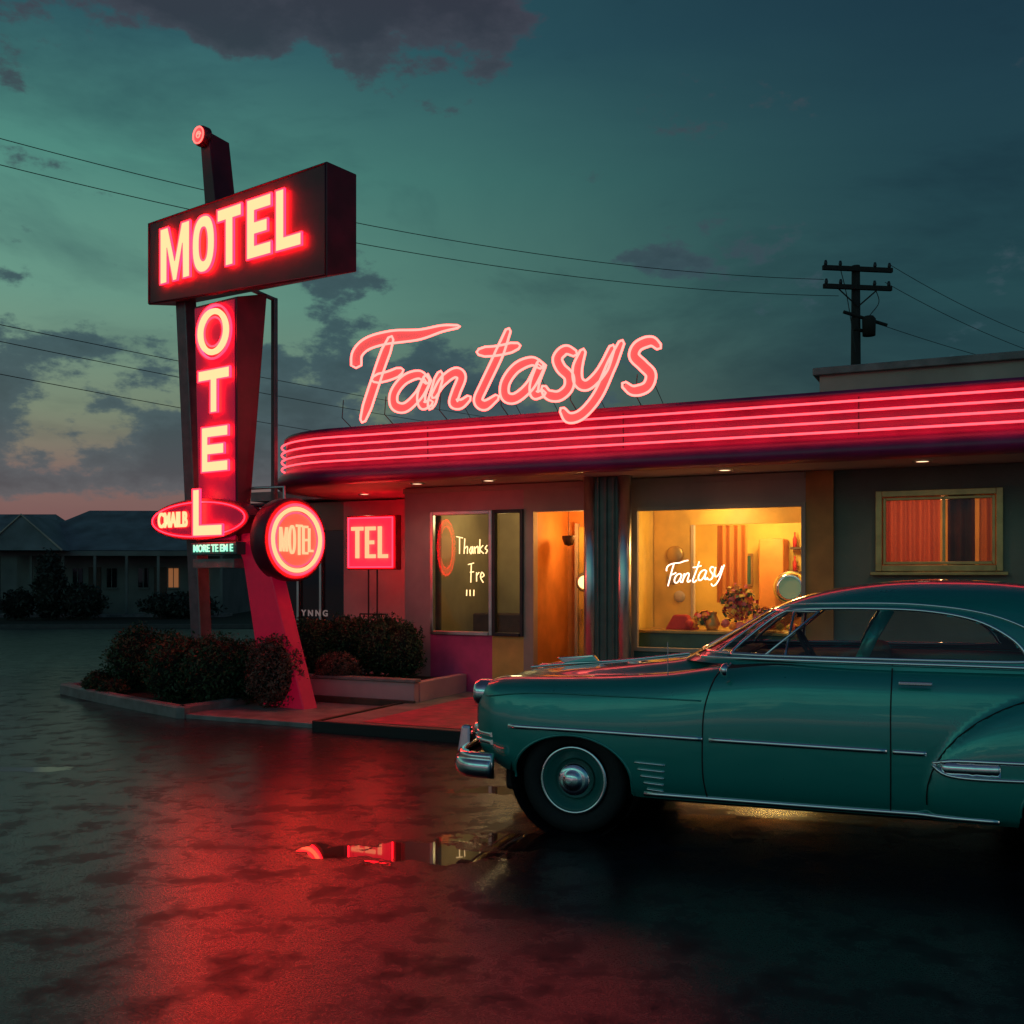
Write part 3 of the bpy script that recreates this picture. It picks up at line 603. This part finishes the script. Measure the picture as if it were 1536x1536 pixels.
shrub('hedge',[(-2.75,14.0,.68,.38,.4,.42),(-2.25,14.15,.70,.42,.4,.42),(-1.75,13.9,.70,.40,.4,.44),(-1.45,13.7,.66,.28,.3,.42)],14000,.026,M['leaf'])
shrub('shrub',[(-2.25,13.25,.47,.28,.2,.2)],3500,.022,M['leafred'])
shrub('shrub',[(-5.6,13.9,.2,.22,.2,.18),(-5.3,13.6,.16,.2,.18,.14)],3000,.022,M['leaf'])
shrub('distant_bushes',[(-20.5,38,1.0,.9,.8,1.3),(-17.6,39,1.2,.6,.6,1.4),(-16.4,39,.7,1.0,.6,.7),(-13,40,.5,1.6,.6,.55),(-23,39,1.1,1.2,.8,1.2),(-18.8,39,.6,.7,.5,.6)],9000,.10,M['leafdark'])
shrub('distant_tree_line',[(-60+i*5+rng.uniform(-1,1),95+rng.uniform(-6,6),2.0,4,2,2.6+rng.uniform(-1,1.2)) for i in range(26)],16000,.35,M['leafdark'])

# ---------------- distant bungalow
DB=empty('distant_bungalow',(-16.8,43,0),math.radians(3))
M['dwall']=mat('bungalow_wall',(.18,.18,.17),.8,noise=.2,nscale=.8); M['droof']=mat('bungalow_roof',(.18,.21,.23),.6,noise=.25,nscale=1.2,bump=.2,bscale=9)
box('walls',-3.9,4.6,0,6,0,2.75,M['dwall'],DB)
mk('roof',[(-4.3,-1.4,2.72),(5.0,-1.4,2.72),(5.0,7,2.72),(-4.3,7,2.72),(-1.9,2.8,4.6),(2.4,2.8,4.6)],[(0,1,5,4),(1,2,5),(2,3,4,5),(3,0,4)],M['droof'],DB)
mk('front_gable',[(-4.35,-2.2,2.70),(-1.2,-2.2,2.70),(-2.8,-2.2,4.1),(-2.8,2.0,4.1),(-4.35,-.5,2.70),(-1.2,-.5,2.70)],[(0,1,2),(0,2,3,4),(1,5,3,2)],M['droof'],DB)
tube('gable_trim',[(-4.35,-2.23,2.70),(-2.8,-2.23,4.12),(-1.2,-2.23,2.70)],.04,M['wallcream'],DB)
box('porch_beam',-4.25,4.95,-1.38,-1.28,2.5,2.70,M['dwall'],DB)
for i in range(8): box('porch_post_%d'%i,-4.1+i*1.27,-4.0+i*1.27,-1.36,-1.28,0,2.5,M['dwall'],DB)
box('porch_slab',-4.3,5.0,-1.5,0,0,.12,M['concrete'],DB)
M['warmwin']=glow('bungalow_lit_window',(.22,.075,.02),1,True)
for i,(x_,lit) in enumerate(((-3.1,0),(-1.6,0),(-.2,0),(1.1,0),(2.35,1),(3.6,1))):
    box('window_%d'%i,x_,x_+.40,-.04,.0,1.2,2.0,M['warmwin'] if lit else M['darkglass'],DB); box('window_sill_%d'%i,x_-.05,x_+.45,-.09,-.005,1.12,1.19,M['dwall'],DB); box('window_bar_%d'%i,x_+.19,x_+.22,-.055,-.042,1.2,2.0,M['dwall'],DB)
for i,x_ in enumerate((-.95,1.75)): box('door_%d'%i,x_,x_+.5,-.05,.0,.12,2.05,mat('bungalow_door_%d'%i,(.08,.04,.03),.6),DB)
DB2=empty('distant_house',(-27.5,52,0),0)
box('walls',-6,4.5,0,6,0,2.9,M['dwall'],DB2); mk('roof',[(-6.5,-.6,2.85),(5,-.6,2.85),(5,6.6,2.85),(-6.5,6.6,2.85),(-4,3,5.0),(3.0,3,5.0)],[(0,1,5,4),(1,2,5),(2,3,4,5),(3,0,4)],M['droof'],DB2)
for i in range(4): box('window_%d'%i,-4.5+i*2.3,-3.6+i*2.3,-.04,0,1,2,M['darkglass'],DB2)
mk('grass_verge',[(-60,30.5,.004),(-6,33,.004),(-6,80,.004),(-60,80,.004)],[(0,1,2,3)],mat('verge_grass',(.012,.018,.010),.9,noise=.3,nscale=.8,bump=.6,bscale=20))
sweep('verge_kerb',[(-60,30.4,0),(-33,31.6,0),(-6,32.9,0)],[(-.1,0),(.1,0),(.1,.13),(-.1,.13)],mat('verge_kerb_stone',(.08,.08,.08),.8),None,True,False)
YL=empty('yard_lamp',(-17.3,46,0)); tube('pole',[(0,0,0),(0,0,4.35)],.05,M['darkmetal'],YL); sph('bulb',(0,0,4.42),.08,M['globe'],YL)

# ---------------- utility poles and wires
M['pole']=mat('creosote_pole',(.028,.022,.018),.85,bump=.4,bscale=15)
def upole(x,y,h,rz):
    U=empty('utility_pole',(x,y,0),rz)
    lathe('shaft',[(.17,0),(.15,h*.5),(.11,h),(0,h+.02)],M['pole'],U,'z',(0,0,0),16)
    for i,(z,w_) in enumerate(((h-.12,1.0),(h-.62,.98))):
        box('crossarm_%d'%i,-w_,w_,-.16,-.06,z-.06,z+.06,M['pole'],U)
        for j,xx in enumerate((-.92,-.5,.5,.92)): lathe('insulator_%d_%d'%(i,j),[(.0,z+.06),(.035,z+.06),(.05,z+.12),(.03,z+.2),(0,z+.21)],M['darkmetal'],U,'z',(xx*w_,-.11,0),10)
    for s in (-1,1): tube('brace_%d'%s,[(s*.55,-.11,h-.68),(0,-.12,h-1.15)],.02,M['pole'],U)
    lathe('transformer',[(0,h-1.95),(.17,h-1.95),(.18,h-1.5),(.12,h-1.42),(0,h-1.4)],M['pole'],U,'z',(.28,-.2,0),16)
    tube('transformer_arm',[(-.4,-.1,h-1.3),(.85,-.1,h-1.62)],.05,M['pole'],U); tube('transformer_arm_b',[(-.1,-.1,h-1.75),(.45,-.1,h-1.85)],.05,M['pole'],U)
    tube('drop_wire',cr([(.5,-.1,h-.6),(.62,-.1,h-1.0),(.3,-.2,h-1.4)],6),.012,M['black'],U); tube('drop_wire_b',cr([(-.5,-.1,h-.1),(-.3,-.1,h-.9),(-.1,-.2,h-2.4)],6),.012,M['black'],U)
    return U
upole(9.4,28,10.15,math.radians(8)); upole(-11.5,18,10.6,math.radians(20))
def wire(a,b_,sag):
    a=np.array(a);b_=np.array(b_); return [tuple(a+(b_-a)*t-np.array((0,0,4*sag*t*(1-t)))) for t in np.linspace(0,1,30)]
PWn=empty('power_lines')
W_=[wire((8.5,27.9,9.75),(-12.4,17.9,10.3),.75),wire((8.9,27.9,9.3),(-12.0,17.7,9.6),.7),
    wire((10.3,28,10.2),(26,38,9.5),.9),wire((10.2,28,9.7),(25,36,8.4),.8),wire((9.9,28,8.6),(25,33,7.2),.5),
    wire((-11,18,6.5),(12,60,9.5),.5),wire((-11,18,6.2),(12,60,9.0),.6),wire((-11,18,5.6),(10,62,8.2),.6)]
tube('lines',W_,.008,M['black'],PWn,False,1)

# ------------------------------------------------------------ car
CAR=empty('parked_car',(.725,7.345,0),math.atan2(-.339,.941))
def carpaint():
    m_,nt_,b_=newmat('car_paint_teal'); b_.inputs['Base Color'].default_value=(.006,.34,.295,1); b_.inputs['Coat Weight'].default_value=1; b_.inputs['Coat Roughness'].default_value=.02; b_.inputs['Coat IOR'].default_value=1.6; b_.inputs['Metallic'].default_value=.35
    t_=nt_.nodes.new('ShaderNodeTexCoord')
    n3=nt_.nodes.new('ShaderNodeTexNoise'); n3.inputs['Scale'].default_value=9; n3.inputs['Detail'].default_value=4; nt_.links.new(t_.outputs['Object'],n3.inputs['Vector'])
    r_=nt_.nodes.new('ShaderNodeMapRange'); r_.inputs['To Min'].default_value=.22; r_.inputs['To Max'].default_value=.40; nt_.links.new(n3.outputs['Fac'],r_.inputs[0]); nt_.links.new(r_.outputs[0],b_.inputs['Roughness'])
    return m_
M['paint']=carpaint(); M['interior']=mat('car_interior',(.03,.03,.03),.8,noise=0); M['seat']=mat('car_seat',(.10,.07,.05),.7); M['tyre']=mat('tyre_rubber',(.014,.014,.015),.75,bump=.2,bscale=60)
M['rim']=mat('rim_paint_teal',(.006,.15,.13),.4,noise=.1)
fw_=herm([-.82,-.79,-.72,-.58,-.3,0,1,2,3,3.6,4.0,4.2],[.52,.65,.78,.87,.915,.925,.93,.93,.90,.84,.72,.55])
fzt=herm([-.82,-.79,-.72,-.55,0,.5,.9,1.3,2.6,3.3,3.8,4.1,4.2],[.76,.87,.945,.985,1.005,1.04,1.10,1.135,1.135,1.10,.98,.84,.70])
fzc=herm([-.82,-.79,-.65,-.3,0,.5,.8,1.3,2.6,3.3,3.8,4.1,4.2],[.74,.85,.96,1.01,1.04,1.10,1.15,1.14,1.14,1.12,1.02,.88,.72])
fzb=herm([-.82,-.7,-.5,0,.5,3,3.6,4.0,4.2],[.54,.47,.38,.3,.27,.27,.32,.4,.5])
def sect(x,ns=6):
    w=fw_(x);zt=fzt(x);zc=fzc(x);zb=fzb(x);H=zt-zb; v=min(zc,zt)-.018
    cab=max(0,min(1,(x-.65)/.3)); v=v*(1-cab)+(zt)*cab
    cp=[(0,zc),(.2*w,zc-.004),(.40*w,zc-.016),(.56*w,v),(.68*w,zt-.003),(.80*w,zt-.006),(.89*w,zb+.955*H),(.95*w,zb+.87*H),(.985*w,zb+.70*H),(w,zb+.5*H),(.99*w,zb+.28*H),(.965*w,zb+.1*H),(.92*w,zb)]
    return cr(cp,ns)
xs=list(np.linspace(-.82,-.7,14))+list(np.arange(-.68,4.18,.02))+[4.18,4.2]
secs=[]
for x in xs:
    s=np.array(sect(x)); k=np.clip((s[:,0]/fw_(x)-.86)/.08,0,1)
    e=1-((x-3.02)/.97)**2-((s[:,1]-.40)/.64)**2
    s[:,0]+=k*.115*np.sqrt(np.clip(e,0,None)); secs.append(s)
ns_=len(secs[0]); FX=-.05; ARCH=[(FX,.36,.395,.285),(2.92,.36,.40,.25)]
def inside(x,z):
    for ax,az,ra,rb in ARCH:
        if z<az:
            if abs(x-ax)<ra: return True
        elif ((x-ax)/ra)**2+((z-az)/rb)**2<1: return True
    return False
def yat(x,z):
    i=min(max(int(np.searchsorted(xs,x)),0),len(xs)-1); s=secs[i]; k=ns_//2
    zz=s[k:,1][::-1]; yy=s[k:,0][::-1]; return float(np.interp(z,zz,yy))
fv=[];ff=[];fmi=[]
for side in (-1,1):
    o0=len(fv); V=[[ [xs[i],side*secs[i][j][0],secs[i][j][1]] for j in range(ns_)] for i in range(len(xs))]
    kept=[];rem=set();kv=set()
    for i in range(len(xs)-1):
        for j in range(ns_-1):
            cx_=(V[i][j][0]+V[i+1][j][0])/2; cz_=(V[i][j][2]+V[i][j+1][2]+V[i+1][j][2]+V[i+1][j+1][2])/4
            if j>ns_*.45 and inside(cx_,cz_): rem|={(i,j),(i+1,j),(i,j+1),(i+1,j+1)}
            else: kept.append((i,j)); kv|={(i,j),(i+1,j),(i,j+1),(i+1,j+1)}
    for (i,j) in rem&kv:
        x,z=V[i][j][0],V[i][j][2]; A=min(ARCH,key=lambda a:abs(a[0]-x)); dx=(x-A[0])/A[2]; dz=(z-A[1])/A[3]
        if z<A[1]: x=A[0]+math.copysign(A[2],dx)
        else:
            r=math.hypot(dx,dz)+1e-9; x=A[0]+dx/r*A[2]; z=A[1]+dz/r*A[3]
        V[i][j][0]=x; V[i][j][2]=z
    for row in V: fv+=row
    for i,j in kept:
        f=(o0+i*ns_+j,o0+(i+1)*ns_+j,o0+(i+1)*ns_+j+1,o0+i*ns_+j+1)
        ff.append(f if side<0 else f[::-1]); x=xs[i]; fmi.append(1 if (.92<x<3.4 and j<ns_*.44) else 0)
for idx in (0,len(xs)-1):
    a=[idx*ns_+j for j in range(ns_)]; b2=[len(xs)*ns_+idx*ns_+j for j in range(ns_)][::-1]; ff.append(tuple(a+b2)); fmi.append(0)
body=mk('body_shell',fv,ff,None,CAR,True,[M['paint'],M['interior']],fmi)
box('underbody',-.6,3.9,-.62,.62,.20,.60,M['black'],CAR,.03)
for i,(ax) in enumerate((FX,2.92)):
    for s in (-1,1):
        lathe('wheelhouse_%d_%d'%(i,s),[(0,s*.50),(.42,s*.50),(.42,s*(.87))],M['black'],CAR,'y',(ax,0,.38),32)
        y0=s*.70; R_=.345
        tp=[(.20,.0),(.235,.07),(.295,.082),(.33,.07),(R_,.045),(R_,-.045),(.33,-.07),(.30,-.085),(.2,-.08)]
        lathe('tyre_%d_%d'%(i,s),[(r,y0+s*(h+.07)) for r,h in tp],M['tyre'],CAR,'y',(ax,0,R_),56)
        rp=[(0,-.01),(.12,.0),(.14,.035),(.165,.04),(.180,.07),(.205,.078),(.215,.07)]
        lathe('rim_%d_%d'%(i,s),[(r,y0+s*(h+.065)) for r,h in rp],M['rim'],CAR,'y',(ax,0,R_),48)
        lathe('trim_ring_%d_%d'%(i,s),[(.202,y0+s*.147),(.210,y0+s*.152),(.220,y0+s*.142)],M['chrome'],CAR,'y',(ax,0,R_),48)
        hp=[(0,.135),(.03,.133),(.055,.122),(.065,.108),(.072,.108),(.095,.098),(.115,.075),(.125,.045)]
        lathe('hubcap_%d_%d'%(i,s),[(r,y0+s*(h+.05)) for r,h in hp],M['chrome'],CAR,'y',(ax,0,R_),48)
for s in (-1,1):
    for A in ARCH:
        pts=[(A[0]+A[2]*math.cos(a),0,A[1]+A[3]*math.sin(a)) for a in np.linspace(math.pi,0,28)]
        pts=[(A[0]-A[2],0,.34)]+pts+[(A[0]+A[2],0,.29)]
        tube('arch_lip',[(x,s*(yat(x,z)-.002),z) for x,_,z in pts],.009,M['paint'],CAR)
    def trim(nm,pts,h,d,m_=None):
        P=cr(pts,8); pa=[(x,s*(yat(x,z)+.002),z) for x,z in P]
        sweep(nm,pa,[(-d,-h),(d,-h),(d*1.3,0),(d,h),(-d,h),(-d*1.3,0)],m_ or M['chrome'],CAR)
    trim('fender_strip',[(-.47,.680),(0,.678),(.4,.672),(.79,.666)],.014,.010); trim('door_strip',[(.83,.665),(1.4,.658),(1.84,.653)],.014,.010); trim('quarter_strip',[(1.87,.652),(2.05,.650)],.014,.010)
    trim('rocker_strip',[(.42,.30),(1.2,.295),(2.0,.295),(2.42,.30)],.013,.009)
    trim('gravel_guard_top',[(2.08,.60),(2.2,.625),(2.5,.635),(2.9,.64),(3.3,.63)],.012,.010); trim('gravel_guard_low',[(2.08,.59),(2.18,.54),(2.5,.54),(2.85,.56)],.010,.010)
    trim('gravel_guard_pad',[(2.12,.58),(2.3,.585),(2.42,.59)],.035,.006)
    for k in range(5): trim('louvre_%d'%k,[(.37+.018*k,.50-.042*k),(.56-.004*k,.492-.042*k)],.005,.008)
    def seam(nm,pts): tube(nm,[(x,s*(yat(x,z)+.0005),z) for x,z in cr(pts,8)],.0045,M['black'],CAR)
    seam('door_seam_front',[(.90,1.09),(.85,1.02),(.80,.85),(.79,.65),(.79,.45),(.81,.31)]); seam('door_seam_rear',[(1.87,1.12),(1.86,.9),(1.86,.6),(1.86,.31)])
    tube('rear_fender_seam',[(3.02+.97*math.cos(a),s*(yat(3.02+.97*math.cos(a),.40+.64*math.sin(a))+.0),.40+.64*math.sin(a)) for a in np.linspace(math.pi*1.02,math.pi*.55,26)],.004,M['black'],CAR)
    trim('fender_crease',[(-.66,.86),(-.3,.90),(.2,.90),(.78,.895)],.004,.004,M['paint'])
    box('door_handle',1.90,2.08,s*.955-.012,s*.955+.012,1.035,1.057,M['chrome'],CAR,.006)
    lathe('headlight_ring_%d'%s,[(.070,-.835),(.082,-.828),(.092,-.80),(.092,-.70)],M['chrome'],CAR,'x',(.055,s*.68,.865),32)
    lathe('headlight_lens_%d'%s,[(0,-.835),(.05,-.832),(.072,-.822)],mat('headlight_glass',(.4,.4,.38),.1,noise=0),CAR,'x',(.055,s*.68,.865),32)
    lathe('parking_lamp_%d'%s,[(0,-.80),(.04,-.79),(.05,-.74)],M['chrome'],CAR,'x',(.0,s*.66,.62),20)
def bumper(nm,sg,x0):
    P=cr([(x0+sg*.34,-.955,.42),(x0+sg*.13,-.90,.42),(x0+.03*sg,-.66,.42),(x0,0,.42),(x0+.03*sg,.66,.42),(x0+sg*.13,.90,.42),(x0+sg*.34,.955,.42)],8)
    pr=[(-.02,-.085),(.015,-.08),(.045,-.05),(.052,0),(.038,.035),(.02,.045),(.03,.055),(.012,.08),(-.02,.085)]
    if sg>0: pr=[(-a,b_) for a,b_ in pr][::-1]
    sweep(nm,P,pr,M['chrome'],CAR)
bumper('front_bumper',1,-.90); bumper('rear_bumper',-1,4.32)
for s in (-1,1):
    hexa('bumper_guard_%d'%s,[(-.98,s*.55-.05,.33),(-.86,s*.55-.05,.33),(-.86,s*.55+.05,.33),(-.98,s*.55+.05,.33)],[(-.94,s*.55-.03,.62),(-.87,s*.55-.03,.62),(-.87,s*.55+.03,.62),(-.94,s*.55+.03,.62)],M['chrome'],CAR,.02)
box('grille_void',-.838,-.815,-.5,.5,.53,.73,M['black'],CAR,.01)
for k,z in enumerate((.56,.61)): tube('grille_bar_%d'%k,cr([(-.60,-.86,z),(-.76,-.70,z),(-.85,-.4,z),(-.86,0,z),(-.85,.4,z),(-.76,.70,z),(-.60,.86,z)],6),.017,M['chrome'],CAR)
tube('grille_bar_top',cr([(-.83,-.42,.72),(-.85,0,.735),(-.83,.42,.72)],6),.02,M['chrome'],CAR)
for k,y in enumerate(np.linspace(-.4,.4,5)): tube('grille_tooth_%d'%k,[(-.855,y,.55),(-.855,y,.72)],.018,M['chrome'],CAR)
tube('hood_spear',cr([(-.62,0,.985),(-.3,0,1.02),(.1,0,1.055),(.55,0,1.115)],6),.009,M['chrome'],CAR)
hexa('hood_ornament',[(-.36,-.012,1.02),(-.10,-.02,1.04),(-.10,.02,1.04),(-.36,.012,1.02)],[(-.42,-.006,1.06),(-.14,-.03,1.085),(-.14,.03,1.085),(-.42,.006,1.06)],M['chrome'],CAR,.008)
tube('antenna',[(.55,-.78,1.03),(.55,-.785,1.24)],.003,M['chrome'],CAR)
CB=empty('cabin',(-.10,0,0),0,CAR)
zp=[1.105,1.16,1.25,1.36,1.44,1.50,1.555,1.60,1.627,1.636]
fB=herm(zp,[.815,.80,.775,.735,.69,.635,.54,.40,.22,.001]); fF=herm(zp,[.66,.76,.92,1.10,1.23,1.36,1.54,1.78,2.05,2.25]); fR=herm(zp,[3.98,3.92,3.78,3.60,3.44,3.30,3.08,2.80,2.50,2.25])
n_p=3.4
zz=list(np.linspace(1.105,1.50,34))+list(1.50+.136*np.sin(np.linspace(.06,math.pi/2,22)))
zz[-1]=1.636
SW=[(1.03,1.175),(1.12,1.27),(1.30,1.41),(1.45,1.448),(1.8,1.458),(2.15,1.448),(2.42,1.398),(2.6,1.30),(2.68,1.20),(2.66,1.172),(2.3,1.168),(1.6,1.168),(1.1,1.165)]
SWs=[tuple(p) for p in cr(SW,6,True)]
def inpoly(x,y,poly):
    c=False;n_=len(poly)
    for i in range(n_):
        x1,y1=poly[i];x2,y2=poly[i-1]
        if (y1>y)!=(y2>y) and x<(x2-x1)*(y-y1)/(y2-y1)+x1: c=not c
    return c
def caby(x,z):
    a=(fR(z)-fF(z))/2; c=(fR(z)+fF(z))/2; q_=min(1,abs((x-c)/a))
    return fB(z)*(1-q_**n_p)**(1/n_p)
def cabx(y,z):
    a=(fR(z)-fF(z))/2; c=(fR(z)+fF(z))/2; q_=min(1,abs(y/fB(z))); return c-a*(1-q_**n_p)**(1/n_p)
NT=360; vs=[];fs=[];mi=[]
for z in zz:
    a=(fR(z)-fF(z))/2; c=(fR(z)+fF(z))/2; bb=fB(z)
    for i in range(NT):
        th=2*math.pi*(i+.5)/NT
        ct,st=math.cos(th),math.sin(th); vs.append((c+a*math.copysign(abs(ct)**(2/n_p),ct),bb*math.copysign(abs(st)**(2/n_p),st),z))
for j in range(len(zz)-1):
    for i in range(NT):
        f=(j*NT+i,j*NT+(i+1)%NT,(j+1)*NT+(i+1)%NT,(j+1)*NT+i); P=np.mean([vs[k] for k in f],axis=0); g=0; bb=fB(P[2]); cc_=(fR(P[2])+fF(P[2]))/2
        if inpoly(P[0],P[2],SWs): g=1
        elif 1.17<P[2]<1.435 and P[0]<cc_ and abs(P[1])<.90*bb and P[0]<1.6: g=1
        elif 1.19<P[2]<1.42 and P[0]>cc_ and abs(P[1])<.80*bb and P[0]>3.0: g=1
        fs.append(f); mi.append(g)
mk('greenhouse',vs,fs,None,CB,True,[M['paint'],M['carglass']],mi)
for s in (-1,1):
    tube('side_window_trim_%d'%s,[(x,s*(caby(x,z)+.001),z) for x,z in SWs],.011,M['chrome'],CB,True)
    dr=cr([(.93,1.17),(1.05,1.27),(1.24,1.41),(1.36,1.468),(1.6,1.486),(2.1,1.486),(2.5,1.43),(2.78,1.30),(2.92,1.16)],8)
    tube('drip_rail_%d'%s,[(x,s*(caby(x,z)+.006),z) for x,z in dr],.008,M['chrome'],CB)
    bl=cr([(.78,1.135),(1.2,1.145),(2.0,1.145),(2.9,1.135),(3.4,1.11)],8); sweep('belt_moulding_%d'%s,[(x,s*(caby(x,z)+.012),z) for x,z in bl],[(-.009,-.012),(.009,-.012),(.012,.0),(.009,.012),(-.009,.012)],M['chrome'],CB)
    tube('vent_divider_%d'%s,[(1.36,s*caby(1.36,1.17),1.17),(1.40,s*caby(1.40,1.44),1.44)],.009,M['chrome'],CB)
    sweep('b_pillar_%d'%s,[(x,s*(caby(x,z)-.012),z) for x,z in ((1.80,1.165),(1.86,1.3),(1.95,1.452))],[(-.012,-.035),(.012,-.035),(.012,.035),(-.012,.035)],M['paint'],CB,up=(1,0,0))
yy=np.linspace(-1,1,25)
tube('windshield_trim',[(cabx(.90*fB(1.17)*k,1.17)-.002,.90*fB(1.17)*k,1.17) for k in yy]+[(cabx(.90*fB(1.435)*k,1.435)-.002,.90*fB(1.435)*k,1.435) for k in yy[::-1]],.010,M['chrome'],CB,True)
tube('windshield_divider',[(cabx(0,1.17),0,1.17),(cabx(0,1.3),0,1.3),(cabx(0,1.435),0,1.435)],.010,M['chrome'],CB)
box('front_seat',1.80,1.97,-.62,.62,.95,1.20,M['seat'],CB,.05); box('rear_seat',2.85,3.10,-.60,.60,.95,1.20,M['seat'],CB,.05); box('dashboard',.98,1.12,-.66,.66,1.05,1.16,M['interior'],CB,.03)
sw=lathe('steering_wheel',[(.17+.012*math.cos(a),.012*math.sin(a)) for a in np.linspace(0,2*math.pi,9)],M['interior'],CB,'x',(0,0,0),36); sw.location=(1.48,-.36,1.17); sw.rotation_euler=(0,math.radians(-28),0)
tube('steering_spoke',[(1.44,-.53,1.14),(1.49,-.36,1.17),(1.44,-.19,1.14)],.009,M['interior'],CB); tube('steering_column',[(1.49,-.36,1.17),(1.1,-.36,1.0)],.02,M['interior'],CB)
box('rear_view_mirror',1.38,1.40,-.10,.10,1.38,1.43,M['interior'],CB,.005)
tube('wing_mirror_arm',[(1.05,-.84,1.12),(1.03,-.93,1.10)],.006,M['chrome'],CB); lathe('wing_mirror',[(0,-.035),(.035,-.02),(.045,.01),(0,.015)],M['chrome'],CB,'x',(1.03,-.955,1.09),20)
tube('wiper',[(.80,-.5,1.16),(.90,-.25,1.20)],.005,M['black'],CB)

# ------------------------------------------------------------ camera
cd=bpy.data.cameras.new('camera'); cam=bpy.data.objects.new('camera',cd); COL.objects.link(cam)
cam.location=(0,0,1.65); cam.rotation_euler=(math.radians(90),0,0); cd.lens=36; cd.sensor_width=36; cd.shift_y=97/1536; cd.clip_end=2000; cd.clip_start=.05
S.camera=cam
